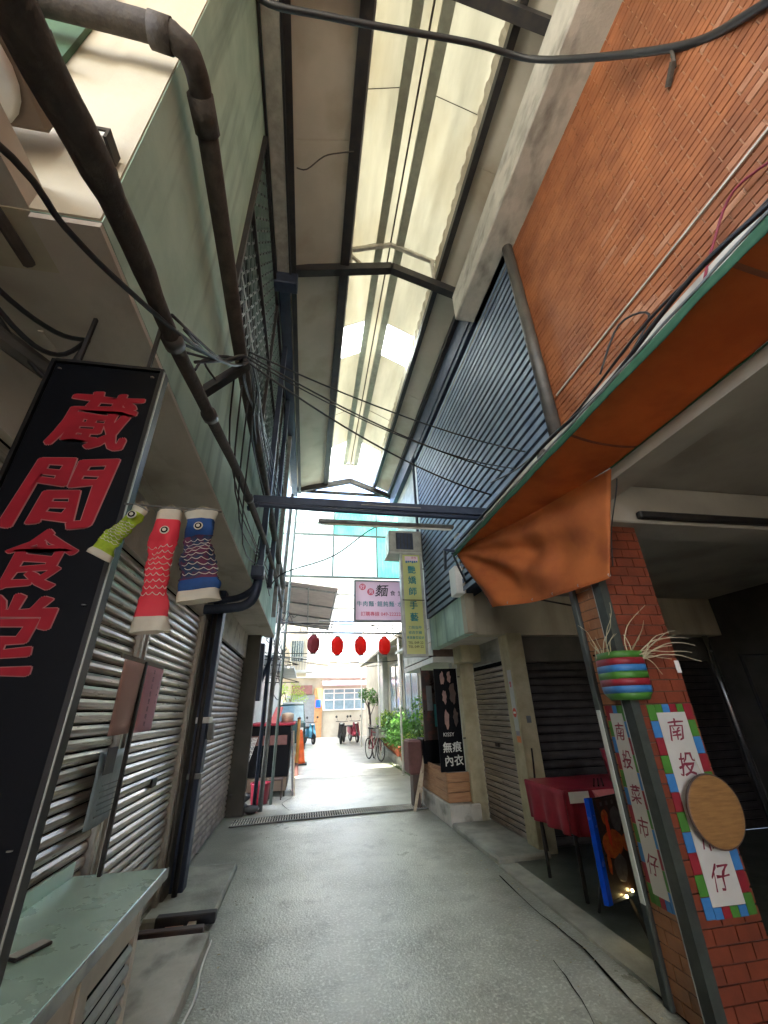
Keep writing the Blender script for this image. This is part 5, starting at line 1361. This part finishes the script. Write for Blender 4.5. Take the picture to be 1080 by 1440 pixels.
mk('contents', lathe([(0, .25), (.15, .26), (.15, .27), (0, .29)], 16, (-.78, 9.5, .01)), 'wood_dark', bk)
CT = root('food_stall', (-.7, 10.4, 0), 'dark food stall with a reddish counter on the left of the alley', 'stall')
mk('body', cbx(-1.15, -.30, 10.1, 11.6, .35, 1.28, .01), 'sign_black', CT)
mk('counter', cbx(-1.2, -.22, 10.0, 11.7, 1.285, 1.33, .008), 'cloth_red', CT)
mk('lower_shelf', cbx(-1.15, -.32, 10.1, 11.6, .10, .34, .01), 'brown_box', CT)
for x in (-1.12, -.38):
    for y in (10.12, 11.5): mk('leg', bx(x, x + .04, y, y + .04, 0, .11), 'steel_dark', CT)
mk('drawer', cbx(-1.1, -.76, 10.07, 10.10, .92, 1.1, .004), 'far_brown', CT); mk('drawer', cbx(-.72, -.36, 10.07, 10.10, .92, 1.1, .004), 'far_brown', CT)
mk('stool', add(cbx(-.66, -.38, 9.75, 9.98, .32, .36, .01), *[bx(x, x + .025, y, y + .025, 0, .32) for x in (-.65, -.41) for y in (9.76, 9.95)]), 'wood_dark', None, 'low dark stool in front of the food stall', 'stool')
mk('sandwich_board', add(hull8([(-.20, 10.15, 0), (-.16, 10.15, 0), (-.16, 10.85, 0), (-.20, 10.85, 0)], [(-.29, 10.3, 1.15), (-.26, 10.3, 1.15), (-.26, 10.85, 1.15), (-.29, 10.85, 1.15)])), 'poster_dark', None, 'dark sandwich board leaning on the alley side of the stall', 'sandwich board')
mk('board_edge', hull8([(-.155, 10.12, 0), (-.13, 10.12, 0), (-.13, 10.16, 0), (-.155, 10.16, 0)], [(-.25, 10.26, 1.17), (-.225, 10.26, 1.17), (-.225, 10.3, 1.17), (-.25, 10.3, 1.17)]), 'wood_pale', None, 'pale wooden batten along the edge of the sandwich board', 'batten')
mk('soup_pot', lathe([(0, 0), (.13, 0), (.14, .16), (.12, .18), (.05, .20), (0, .2)], 18, (-.40, 10.6, 1.332)), 'wood_pale', None, 'rounded straw coloured pot on the stall counter', 'pot', smooth=True)
mk('menu_card', hull8([(-.78, 10.3, 1.332), (-.60, 10.3, 1.332), (-.60, 10.34, 1.332), (-.78, 10.34, 1.332)], [(-.66, 10.4, 1.65), (-.50, 10.4, 1.65), (-.50, 10.42, 1.65), (-.66, 10.42, 1.65)]), 'cloth_pink', None, 'tilted pink and white card standing on the stall counter', 'card')
op = root('bollard', (-.22, 13.2, 0), 'orange and yellow post beside the traffic cone', 'bollard')
mk('shaft', tube([(-.17, 13.0, 0), (-.17, 13.0, 1.35)], .045, 10), 'pole_orange', op, smooth=True)
mk('cap', lathe([(0, 0), (.05, 0), (.05, .04), (0, .06)], 10, (-.17, 13.0, 1.35)), 'far_brown', op)
mk('base', lathe([(0, 0), (.06, 0), (.05, .3), (0, .3)], 10, (-.17, 13.0, 0)), 'far_brown', op)
cn = root('traffic_cone', (-.1, 15.5, 0), 'orange traffic cone on the left side of the sunlit alley', 'traffic cone')
mk('cone', lathe([(0, .05), (.20, .05), (.17, .1), (.06, .92), (.04, 1.0), (0, 1.0)], 18, (-.12, 15.5, 0)), 'cone_orange', cn, smooth=True)
mk('base', cbx(-.36, .12, 15.26, 15.74, 0, .05, .01), 'black_rubber', cn)
mk('stripe', lathe([(.128, .42), (.108, .58), (.10, .58), (.12, .42)], 18, (-.12, 15.5, 0)), 'cone_orange', cn)

# left-hand row of buildings beyond the shophouse
LT = root('tiled_building', (-1.5, 14, 0), 'white tiled building on the left in the sunlit part of the alley', 'building')
mk('wall', bx(-3.5, -1.33, 9.6, 24, 0, 6.0), 'white_tile_aged', LT)
tt = []
for j in range(22):
    for i in range(24):
        tt.append((11.8 + i * .25, .1 + j * .26))
t0 = mk('tile', bx(-1.329, -1.312, tt[0][0], tt[0][0] + .235, tt[0][1], tt[0][1] + .245), 'white_tile', LT); c0 = ORG[t0].copy()
for y, z in tt[1:280]: share(t0, 'tile', (c0.x + random.uniform(-.002, .003), y + .1175, z + .1225), LT)
mk('tile_field', add(*[bx(-1.329, -1.312, y, y + .235, z, z + .245) for y, z in tt[280:]]), 'white_tile', LT, kind='stuff')
w_ = mk('window', bx(-1.325, -1.30, 9.8, 11.4, 1.2, 2.3), 'glass_dark', LT); mk('window_frame', add(bx(-1.30, -1.28, 9.75, 11.45, 2.3, 2.36), bx(-1.30, -1.28, 9.75, 11.45, 1.14, 1.2), bx(-1.30, -1.28, 10.58, 10.62, 1.2, 2.3)), 'aluminium', w_)
mk('canopy', bx(-1.31, -.55, 17.5, 23, 3.1, 3.18), 'far_white', LT)

# ================================================================== RIGHT ROW BEYOND, y 9.4 .. 29
RBD = root('shop_row', (3.8, 18, 0), 'pale tiled shop building along the sunlit right side of the alley', 'building')
mk('wall', bx(3.62, 6, 9.4, 27, 0, 4.4), 'cream_wall', RBD)
mk('pilaster', cbx(3.40, 3.62, 19.6, 20.6, 0, 4.0, .01), 'white_tile_aged', RBD)
for j in range(12): mk('tile_course', bx(3.39, 3.40, 19.62, 20.58, .1 + j * .32, .1 + j * .32 + .30), 'white_tile', RBD)
for j in range(12): mk('tile_course', bx(3.42, 3.60, 19.58, 19.6, .1 + j * .32, .1 + j * .32 + .30), 'white_tile', RBD)
for (ya, yb) in ((14.0, 16.0), (16.5, 18.8)):
    w_ = mk('window', bx(3.60, 3.615, ya, yb, .9, 3.2), 'glass_blue', RBD)
    mk('window_frame', add(bx(3.575, 3.60, ya - .06, yb + .06, 3.2, 3.28), bx(3.575, 3.60, ya - .06, ya, .84, 3.2), bx(3.575, 3.60, yb, yb + .06, .84, 3.2), bx(3.575, 3.60, (ya + yb) / 2 - .03, (ya + yb) / 2 + .03, .9, 3.2), bx(3.575, 3.60, ya, yb, .84, .9)), 'aluminium', w_)
mk('eave', hull8([(2.55, 11.5, 3.45), (3.62, 11.5, 3.75), (3.62, 21.5, 3.75), (2.55, 21.5, 3.45)], [(2.55, 11.5, 3.50), (3.62, 11.5, 3.95), (3.62, 21.5, 3.95), (2.55, 21.5, 3.50)]), 'cream_wall', RBD)
mk('eave', hull8([(2.45, 9.5, 2.95), (3.62, 9.5, 3.1), (3.62, 12.0, 3.1), (2.45, 12.0, 2.95)], [(2.45, 9.5, 3.0), (3.62, 9.5, 3.3), (3.62, 12.0, 3.3), (2.45, 12.0, 3.0)]), 'white_tile_aged', RBD)
for x, y in ((2.6, 12.2), (2.62, 16), (2.62, 21.3)): mk('eave_post', tube([(x, y, 0), (x, y, 3.45)], .03, 8), 'white_paint', RBD, smooth=True)
mk('utility_pipe', tube([(3.55, 13.2, 0), (3.55, 13.2, 3.7)], .05, 8), 'white_paint', RBD, smooth=True)
# little hanging things on the shop wall
for i in range(6):
    y = 9.8 + i * .62; z = random.uniform(1.5, 2.3)
    mk('hanging_basket', lathe([(0, 0), (.07, 0), (.10, .13), (.085, .14), (0, .12)], 12, (3.45, y, z)), ['terracotta', 'wood_pale', 'square_blue'][i % 3], None,
       'small %s pot hung on the right shop wall, %s from the planter box' % (['terracotta', 'straw coloured', 'blue'][i % 3], ['first', 'second', 'third', 'fourth', 'fifth', 'sixth'][i]), 'hanging pot', 'pots hung on the right shop wall', smooth=True)
# pale stacked roofs far up on the right
for i in range(5):
    o = mk('roof_slat', bx(.6, 2.6, 20 + i * .35, 20.25 + i * .35, 4.35 + i * .16, 4.40 + i * .16), 'poly_pale', None)
    o['label'] = 'pale blue slat of the stepped translucent canopy far behind the lanterns'; o['category'] = 'canopy slat'; o['group'] = 'slats of the stepped far canopy'

# far building closing the alley
FB = root('far_building', (1.5, 30, 0), 'cream building with a grid window closing the far end of the alley', 'building')
mk('wall', bx(-6, 10, 30, 36, 0, 4.6), 'cream_wall', FB)
mk('parapet', cbx(-6, 10, 29.6, 30.0, 3.55, 4.15, .02), 'far_white', FB)
mk('upper_wall', bx(-6, 10, 29.9, 30.6, 4.6, 5.7), 'far_white', FB)
for i in range(4): mk('upper_window', bx(-1.0 + i * 1.5, -.1 + i * 1.5, 29.86, 29.9, 4.5, 5.3), 'glass_blue', FB)
mk('canopy', hull8([(1.0, 28.6, 3.0), (5.0, 28.6, 3.0), (5.0, 30, 3.25), (1.0, 30, 3.25)], [(1.0, 28.6, 3.08), (5.0, 28.6, 3.08), (5.0, 30, 3.38), (1.0, 30, 3.38)]), 'sign_pink', FB)
fw = mk('window', bx(1.1, 3.9, 29.94, 29.99, 1.55, 2.85), 'glass_blue', FB)
for i in range(5): mk('mullion', bx(1.1 + i * .69, 1.16 + i * .69, 29.88, 29.94, 1.55, 2.85), 'white_paint', fw)
for z in (1.55, 2.15, 2.55, 2.82): mk('transom', bx(1.1, 3.92, 29.87, 29.878, z, z + .06), 'white_paint', fw)
mk('sign_panel', bx(-1.0, .35, 29.8, 29.94, 2.55, 3.1), 'far_brown', FB)
mk('roller_door', bx(-1.3, .55, 29.85, 29.95, 0, 2.5), 'far_grey', FB)
mk('orange_panel', bx(.5, 1.05, 29.86, 29.95, 0, 2.9), 'far_orange', FB)
mk('blue_plate', bx(.62, .95, 29.80, 29.855, 1.75, 2.2), 'board_blue', FB)
UB = root('far_house', (1.0, 38, 4), 'pale house with a ribbed rooftop box rising behind the far building', 'house')
mk('wall', bx(-6, 3.5, 37, 44, 0, 7.6), 'far_white', UB)
mk('roof_box', cbx(-.8, 2.0, 36.2, 37, 6.0, 9.0, .03), 'far_grey', UB)
for i in range(10): mk('rib', bx(-.72 + i * .27, -.6 + i * .27, 36.12, 36.2, 6.2, 8.8), 'white_tile_aged', UB)
TW_ = root('far_house', (7, 34, 0), 'tall pale block beyond the right row of shops', 'house')
mk('wall', bx(4.5, 14, 36, 44, 0, 9), 'white_tile', TW_)
for i in range(3): mk('window', bx(4.7 + i * 1.3, 5.5 + i * 1.3, 35.93, 35.99, 5.8, 7.2), 'glass_blue', TW_)

# ================================================================== PLANTS, POTS, BICYCLES
def leaf_cloud(c, r, n, size, seed, squash=.8):
    rnd = random.Random(seed)
    V, Fc = [], []
    for _ in range(n):
        while True:
            p = Vector((rnd.uniform(-1, 1), rnd.uniform(-1, 1), rnd.uniform(-1, 1)))
            if .25 < p.length < 1: break
        if noise.noise(p * 2.2 + Vector((seed, 0, 0))) < -.12: continue
        p = Vector(c) + Vector((p.x * r, p.y * r, p.z * r * squash))
        d = Vector((rnd.uniform(-1, 1), rnd.uniform(-1, 1), rnd.uniform(-.5, .8))).normalized()
        u, v = frame_of(d); s = size * rnd.uniform(.6, 1.3)
        k = len(V)
        V += [tuple(p), tuple(p + d * s * .5 + u * s * .28), tuple(p + d * s - v * s * .12), tuple(p + d * s * .5 - u * s * .28)]
        Fc.append((k, k + 1, k + 2, k + 3))
    return V, Fc
def pot_plant(x, y, z, r, h, kind, label, hp, seed):
    P_ = root('potted_plant', (x, y, z), label, 'potted plant', 'potted plants along the right wall')
    mk('pot', lathe([(0, 0), (r * .7, 0), (r * .95, h * .82), (r * 1.08, h * .83), (r * 1.08, h), (r * .92, h), (r * .9, h * .9), (0, h * .88)], 14, (x, y, z)), 'terracotta', P_, smooth=True)
    mk('foliage', leaf_cloud((x, y, z + h + hp * .5), hp * .66, 1100, .10 if hp > .4 else .07, seed, 1.05), kind, P_)
    for k in range(4):
        rnd = random.Random(seed * 9 + k)
        mk('stem', tube([(x, y, z + h * .85), (x + rnd.uniform(-.1, .1), y + rnd.uniform(-.1, .1), z + h + hp * .7)], .008, 4), 'leaf_dark', P_)
mk('plant_ledge', hull8([(2.70, 9.0, 0), (3.62, 9.0, 0), (3.62, 19.2, 0), (3.05, 19.2, 0)], [(2.70, 9.0, .22), (3.62, 9.0, .22), (3.62, 19.2, .22), (3.05, 19.2, .22)]), 'concrete', None, 'low mossy concrete ledge under the potted plants on the right', 'ledge')
mk('moss_strip', add(*[bx(2.68, 2.719, 9.2 + i * .5, 9.2 + i * .5 + .42, 0, .02 + .02 * (i % 3)) for i in range(11)]), 'moss', None, 'strip of moss at the foot of the plant ledge', 'moss', kind='stuff')
pls = [(2.86, 9.4, .22, .15, .26, 'leaf', .45, 'broad leafed green plant nearest the planter box'),
       (2.90, 9.95, .22, .14, .24, 'leaf_bright', .55, 'tall yellow green plant second along the ledge'),
       (2.84, 10.5, .22, .15, .25, 'leaf', .40, 'round green bush in a terracotta pot, third along the ledge'),
       (2.92, 11.1, .22, .14, .26, 'leaf_dark', .60, 'dark leaved plant in the middle of the ledge'),
       (2.86, 11.7, .22, .15, .26, 'leaf_bright', .45, 'bright bushy plant past the dark leaved one'),
       (2.90, 12.4, .22, .16, .28, 'leaf', .65, 'large green plant towards the far end of the ledge'),
       (2.95, 13.2, .22, .16, .28, 'leaf', .80, 'tallest green plant near the far end of the ledge'),
       (2.95, 14.2, .22, .16, .28, 'leaf_dark', .9, 'last dark green plant at the far end of the ledge'),
       (3.25, 9.8, .9, .13, .22, 'leaf_bright', .5, 'yellow green plant on the upper shelf nearest the shop'),
       (3.28, 10.5, .9, .13, .22, 'leaf', .5, 'green plant on the upper shelf, second from the shop'),
       (3.28, 11.3, .9, .13, .22, 'leaf_bright', .6, 'bright plant at the middle of the upper shelf'),
       (3.3, 12.2, .9, .13, .22, 'leaf', .7, 'green plant at the far end of the upper shelf'),
       (2.42, 9.25, .0, .12, .2, 'leaf', .25, 'small green plant on the ground by the A-frame')]
ADJ = ['spiky', 'round', 'trailing', 'upright', 'wispy', 'leggy', 'squat', 'full', 'feathery', 'thin']
for k in range(10):
    pls.append((3.0 + .035 * k, 14.6 + .45 * k, .22, .15, .28, ['leaf', 'leaf_dark', 'leaf_bright'][k % 3], .6 + .12 * (k % 3), '%s %s plant in the far stretch of the ledge' % (ADJ[k], ['mid green', 'dark green', 'yellow green'][k % 3])))
for i, (x, y, z, r, h, kd, hp, lb) in enumerate(pls): pot_plant(x, y, z, r, h, kd, lb, hp, i + 3)
SH = root('plant_shelf', (3.35, 11, .22), 'wooden shelf behind the plant ledge carrying the upper row of pots', 'shelf')
mk('board', cbx(3.10, 3.55, 9.4, 12.7, .86, .90, .004), 'wood_pale', SH)
for y in (9.5, 11.0, 12.6): mk('leg', bx(3.15, 3.2, y, y + .05, .22, .86), 'wood_pale', SH)
for i in range(7):
    x = 2.80 + .03 * (i % 2); y = 9.65 + i * .55
    v_ = lathe([(0, 0), (.07, 0), (.10, .16), (.11, .16), (.11, .19), (.09, .19), (0, .17)], 12, (x - .02, y, .222))
    mk('flower_pot', v_, 'terracotta', None, 'small empty terracotta pot at the front of the plant ledge, %s from the near end' % ['first', 'second', 'third', 'fourth', 'fifth', 'sixth', 'last'][i], 'flower pot', 'small terracotta pots on the ledge', smooth=True)
mk('flowers', leaf_cloud((2.78, 12.0, .75), .22, 120, .06, 77), 'flower', None, 'cluster of red and orange flowers among the potted plants', 'flowers')

def bicycle(x, y, rz, label, col):
    B_ = root('bicycle', (0, 0, 0), label, 'bicycle', 'bicycles parked on the right of the alley')
    for cy in (-.52, .52):
        w_ = mk('wheel', tube([(0, cy + .31 * math.cos(a * math.pi / 16), .33 + .31 * math.sin(a * math.pi / 16)) for a in range(32)], .018, 6, closed=True), 'rubber_tyre', B_)
        mk('rim', tube([(0, cy + .285 * math.cos(a * math.pi / 16), .33 + .285 * math.sin(a * math.pi / 16)) for a in range(32)], .007, 5, closed=True), 'chrome', w_)
        mk('spokes', add(*[tube([(0, cy, .33), (0, cy + .285 * math.cos(a * math.pi / 8), .33 + .285 * math.sin(a * math.pi / 8))], .002, 3) for a in range(16)]), 'chrome', w_)
    f = [((0, -.52, .33), (0, -.38, .95)), ((0, -.40, .85), (0, .12, .35)), ((0, -.39, .80), (0, .22, .85)), ((0, .12, .35), (0, .26, .92)), ((0, .12, .35), (0, .52, .33)), ((0, .52, .33), (0, .23, .83))]
    mk('frame', add(*[tube([a, b], .016, 6) for a, b in f]), col, B_)
    mk('saddle', hull8([(-.07, .38, .93), (.07, .38, .93), (.02, .12, .93), (-.02, .12, .93)], [(-.08, .40, .98), (.08, .40, .98), (.025, .12, .97), (-.025, .12, .97)]), 'rubber_tyre', B_)
    mk('handlebar', tube(smooth_path([(-.28, -.18, 1.02), (-.22, -.34, 1.05), (0, -.38, .98), (.22, -.34, 1.05), (.28, -.18, 1.02)], 3), .012, 6), 'chrome', B_)
    mk('basket', add(bx(-.15, .15, -.72, -.70, .72, .95), bx(-.15, .15, -.50, -.48, .72, .95), bx(-.15, -.13, -.72, -.48, .72, .95), bx(.13, .15, -.72, -.48, .72, .95), bx(-.15, .15, -.72, -.48, .70, .72)), 'steel_grey', B_)
    mk('stand', tube([(0, .25, .33), (.16, .30, 0.0)], .010, 5), 'chrome', B_)
    B_.location = (x, y, 0); B_.rotation_euler = (0, 0, rz)
bicycle(2.36, 15.6, .25, 'nearer bicycle with a basket, parked side-on past the potted plants', 'letter_wine')
bicycle(2.62, 16.7, -.35, 'further bicycle half hidden behind the nearer one', 'steel_grey')

def scooter(x, y, rz, label, paint):
    S_ = root('scooter', (0, 0, 0), label, 'scooter', 'scooters parked at the far end')
    for cy in (-.62, .62):
        w_ = mk('wheel', tube([(0, cy + .19 * math.cos(a * math.pi / 10), .25 + .19 * math.sin(a * math.pi / 10)) for a in range(20)], .055, 8, closed=True), 'rubber_tyre', S_)
        mk('hub', lathe([(0, -.03), (.12, -.03), (.12, .03), (0, .03)], 12, (0, 0, 0)), 'chrome', w_)
        w_.children[0].rotation_euler = (0, math.pi / 2, 0); w_.children[0].location = (0, 0, 0)
    mk('leg_shield', hull8([(-.20, -.48, .32), (.20, -.48, .32), (.20, -.40, .32), (-.20, -.40, .32)], [(-.14, -.38, .95), (.14, -.38, .95), (.14, -.28, .95), (-.14, -.28, .95)]), paint, S_)
    mk('footboard', cbx(-.17, .17, -.42, .12, .26, .34, .02), 'steel_dark', S_)
    mk('body', hull8([(-.14, .10, .30), (.14, .10, .30), (.12, .80, .45), (-.12, .80, .45)], [(-.16, .08, .68), (.16, .08, .68), (.10, .88, .72), (-.10, .88, .72)]), paint, S_)
    mk('seat', cbx(-.15, .15, .08, .80, .72, .80, .03), 'rubber_tyre', S_)
    mk('headlight', lathe([(0, 0), (.08, .01), (.08, .06), (0, .07)], 12, (0, -.42, .88)), 'white_paint', S_)
    mk('handlebar', tube([(-.32, -.26, 1.02), (0, -.34, 1.0), (.32, -.26, 1.02)], .016, 6), 'rubber_tyre', S_)
    for s_ in (-1, 1): mk('mirror', add(tube([(s_ * .2, -.29, 1.02), (s_ * .27, -.32, 1.2)], .006, 4), disc_y(s_ * .29, 1.24, .06, -.33, -.315, 10)), 'rubber_tyre', S_)
    mk('fork', tube([(0, -.62, .25), (0, -.36, .9)], .03, 6), 'steel_dark', S_)
    S_.location = (x, y, 0); S_.rotation_euler = (0, 0, rz)
scooter(.25, 24.5, .35, 'pale blue scooter parked on the left at the far end of the alley', 'scooter_paint')
scooter(1.95, 24.0, -.2, 'dark scooter parked in the middle of the far end', 'steel_dark')
scooter(2.6, 24.6, .2, 'maroon scooter parked on the right of the dark one', 'letter_wine')
# parked van
VN = root('parked_van', (-.95, 22.5, 0), 'dark green van parked on the left at the far end of the alley', 'van')
mk('body', cbx(-1.28, .02, 20.6, 24.6, .30, 1.15, .08), 'car_paint', VN)
mk('cabin', hull8([(-1.26, 20.75, 1.14), (0.0, 20.75, 1.14), (0.0, 24.5, 1.14), (-1.26, 24.5, 1.14)], [(-1.16, 21.3, 1.85), (-.10, 21.3, 1.85), (-.10, 24.4, 1.85), (-1.16, 24.4, 1.85)]), 'car_paint', VN)
mk('windscreen', hull8([(-1.2, 20.735, 1.17), (-.06, 20.735, 1.17), (-.13, 21.23, 1.79), (-1.13, 21.23, 1.79)], [(-1.2, 20.75, 1.17), (-.06, 20.75, 1.17), (-.13, 21.25, 1.79), (-1.13, 21.25, 1.79)]), 'glass_blue', VN)
mk('roof_rack', cbx(-1.1, -.15, 21.5, 24.2, 1.86, 1.95, .01), 'white_paint', VN)
for x in (-1.28, -.12):
    for y in (21.2, 23.9):
        V_, F_ = lathe([(0, -.09), (.30, -.09), (.31, 0), (.30, .09), (0, .09)], 16)
        mk('wheel', ([(x + .07 + c, y + a, .31 + b) for a, b, c in V_], F_), 'rubber_tyre', VN)
for x in (-1.15, -.2): mk('headlight', cbx(x - .05, x + .13, 20.57, 20.61, .75, .9, .01), 'white_paint', VN)
mk('number_plate', bx(-.82, -.44, 20.56, 20.58, .5, .64), 'white_paint', VN)
# trees at the far end
def tree(x, y, h, r, kind, label, seed):
    T_ = root('tree', (x, y, 0), label, 'tree')
    mk('trunk', tube(smooth_path([(x, y, 0), (x + .06, y, h * .4), (x - .04, y, h * .75)], 4), [.07 * (1 - .06 * k) for k in range(9)], 8), 'wood_dark', T_, smooth=True)
    for k in range(4):
        rnd = random.Random(seed + k); a = k * 1.7
        mk('limb', tube([(x, y, h * (.45 + .08 * k)), (x + math.cos(a) * r * .6, y + math.sin(a) * r * .6, h * (.7 + .08 * k))], [.03, .012], 5), 'wood_dark', T_)
    mk('crown', add(leaf_cloud((x, y, h * .85), r, 900, .12, seed, .75), leaf_cloud((x + r * .6, y, h * .75), r * .6, 300, .12, seed + 5, .8), leaf_cloud((x - r * .6, y, h * .9), r * .6, 300, .12, seed + 9, .8)), kind, T_)
tree(-.9, 25.8, 2.9, .85, 'leaf_bright', 'small yellow green tree above the parked van', 31)
tree(3.15, 22.5, 2.5, .50, 'leaf', 'small green shrub tree against the right shops at the far end', 43)
mk('tree_planter', cbx(-1.35, -.45, 25.4, 26.3, 0, .5, .02), 'far_brown', None, 'brown planter at the foot of the yellow green tree', 'planter')
# wires in the far part
for i, (a, b, s_) in enumerate((((-.6, 9.5, 3.4), (2.1, 9.8, 3.3), .08), ((-1.2, 11, 2.9), (2.6, 12, 3.2), .1), ((-1.2, 13, 3.1), (3.4, 16, 3.2), .15), ((-1.2, 18, 3.6), (3.4, 20, 3.4), .2), ((-.6, 9.2, 2.3), (-.9, 16, 2.4), .15))):
    mk('cable', tube(sag(a, b, s_, 14), .012, 5), 'black_rubber', None, 'one of the thin wires strung across the alley beyond the lanterns', 'cable', 'wires beyond the lanterns')
for i in range(9):
    x = -.66 + random.uniform(-.05, .08); y = 8.8 + random.uniform(0, .5); z = random.uniform(2.3, 3.4)
    pts_ = [Vector((x, y, z))]
    for k in range(6): pts_.append(pts_[-1] + Vector((random.uniform(-.12, .14), random.uniform(-.1, .15), random.uniform(-.3, .22))))
    mk('cable', tube(smooth_path(pts_, 4), .008, 5), 'black_rubber', None, 'one of the tangled black wires at the far corner of the left shophouse', 'cable', 'tangled wires on the far left corner')

# translucent sheeting added over the far stretch to dim its light
FC = root('added_canopy', (1, 19, 6.9), 'added translucent sheet canopy dimming the far stretch of the alley', 'canopy')
for i in range(5):
    mk('canopy_panel', hull8([(-1.5, 11.2 + i * 3.2, 7.3), (3.9, 11.2 + i * 3.2, 7.0), (3.9, 14.36 + i * 3.2, 7.0), (-1.5, 14.36 + i * 3.2, 7.3)], [(-1.5, 11.2 + i * 3.2, 7.306), (3.9, 11.2 + i * 3.2, 7.006), (3.9, 14.36 + i * 3.2, 7.006), (-1.5, 14.36 + i * 3.2, 7.306)]), 'canopy_sheet', FC)
    mk('rafter', bx(-1.5, 3.9, 11.15 + i * 3.2, 11.2 + i * 3.2, 6.9, 6.98), 'steel_grey', FC)

# litter and dead leaves blown against the edges
rnd = random.Random(5)
lv_ = []
for _ in range(170):
    s_ = rnd.choice((0, 1, 1))
    x = (-.55 + abs(rnd.gauss(0, .12))) if s_ == 0 else (2.08 - abs(rnd.gauss(0, .28)))
    y = rnd.uniform(2.3, 11); a = rnd.uniform(0, 6.3); L_ = rnd.uniform(.006, .018)
    c_, d_ = math.cos(a) * L_, math.sin(a) * L_
    h_ = .009
    lv_.append(([(x - c_, y - d_, h_), (x - d_ * .4, y + c_ * .4, h_ + .004), (x + c_, y + d_, h_ + .001), (x + d_ * .4, y - c_ * .4, h_ + .002)], [(0, 1, 2, 3)]))
mk('litter', add(*lv_), 'twig', None, 'scattered bits of dead leaf and litter along both edges of the alley floor', 'litter', kind='stuff')

HB = root('balcony_house', (-.9, 25, 3.4), 'cream upper storey with a barred balcony above the far left side of the alley', 'house')
mk('wall', bx(-3, -.1, 24.6, 28, 3.5, 7.2), 'cream_wall', HB)
w_ = mk('window', bx(-1.0, -.3, 24.55, 24.59, 4.1, 5.2), 'glass_dark', HB)
for i in range(6): mk('window_bar', bx(-1.0 + i * .13, -.98 + i * .13, 24.50, 24.54, 4.05, 5.25), 'white_tile_aged', w_)
mk('balcony_slab', bx(-1.6, .25, 23.9, 24.6, 3.45, 3.58), 'far_white', HB)
for i in range(13): mk('baluster', bx(-1.55 + i * .15, -1.52 + i * .15, 23.92, 23.95, 3.58, 4.2), 'steel_grey', HB)
mk('handrail', bx(-1.6, .28, 23.9, 23.97, 4.2, 4.26), 'steel_grey', HB)
for k, (y, z, lab) in enumerate(((13.2, 2.6, 'nearer'), (16.2, 2.9, 'farther'))):
    U = root('air_conditioner', (-1.1, y, z), lab + ' air conditioner box on the left tiled building under the corrugated awning', 'air conditioner')
    mk('case', cbx(-1.31, -.98, y, y + .75, z, z + .5, .015), 'far_white', U)
    mk('fan_grille', tube([(-.975, y + .35 + .17 * math.cos(a * .4), z + .25 + .17 * math.sin(a * .4)) for a in range(16)], .008, 4, closed=True), 'steel_dark', U)
    mk('shelf', bx(-1.31, -.95, y + .05, y + .7, z - .04, z - .002), 'steel_grey', U)
BR = root('wall_grille', (3.5, 12.5, 1.0), 'rusty window grille on the right shop wall above the upper row of pots', 'grille')
for i in range(14): mk('bar', bx(3.55, 3.57, 11.6 + i * .14, 11.62 + i * .14, 1.5, 2.6), 'steel_grey', BR)
for z in (1.5, 2.05, 2.58): mk('cross_bar', bx(3.54, 3.56, 11.58, 13.46, z, z + .025), 'steel_grey', BR)
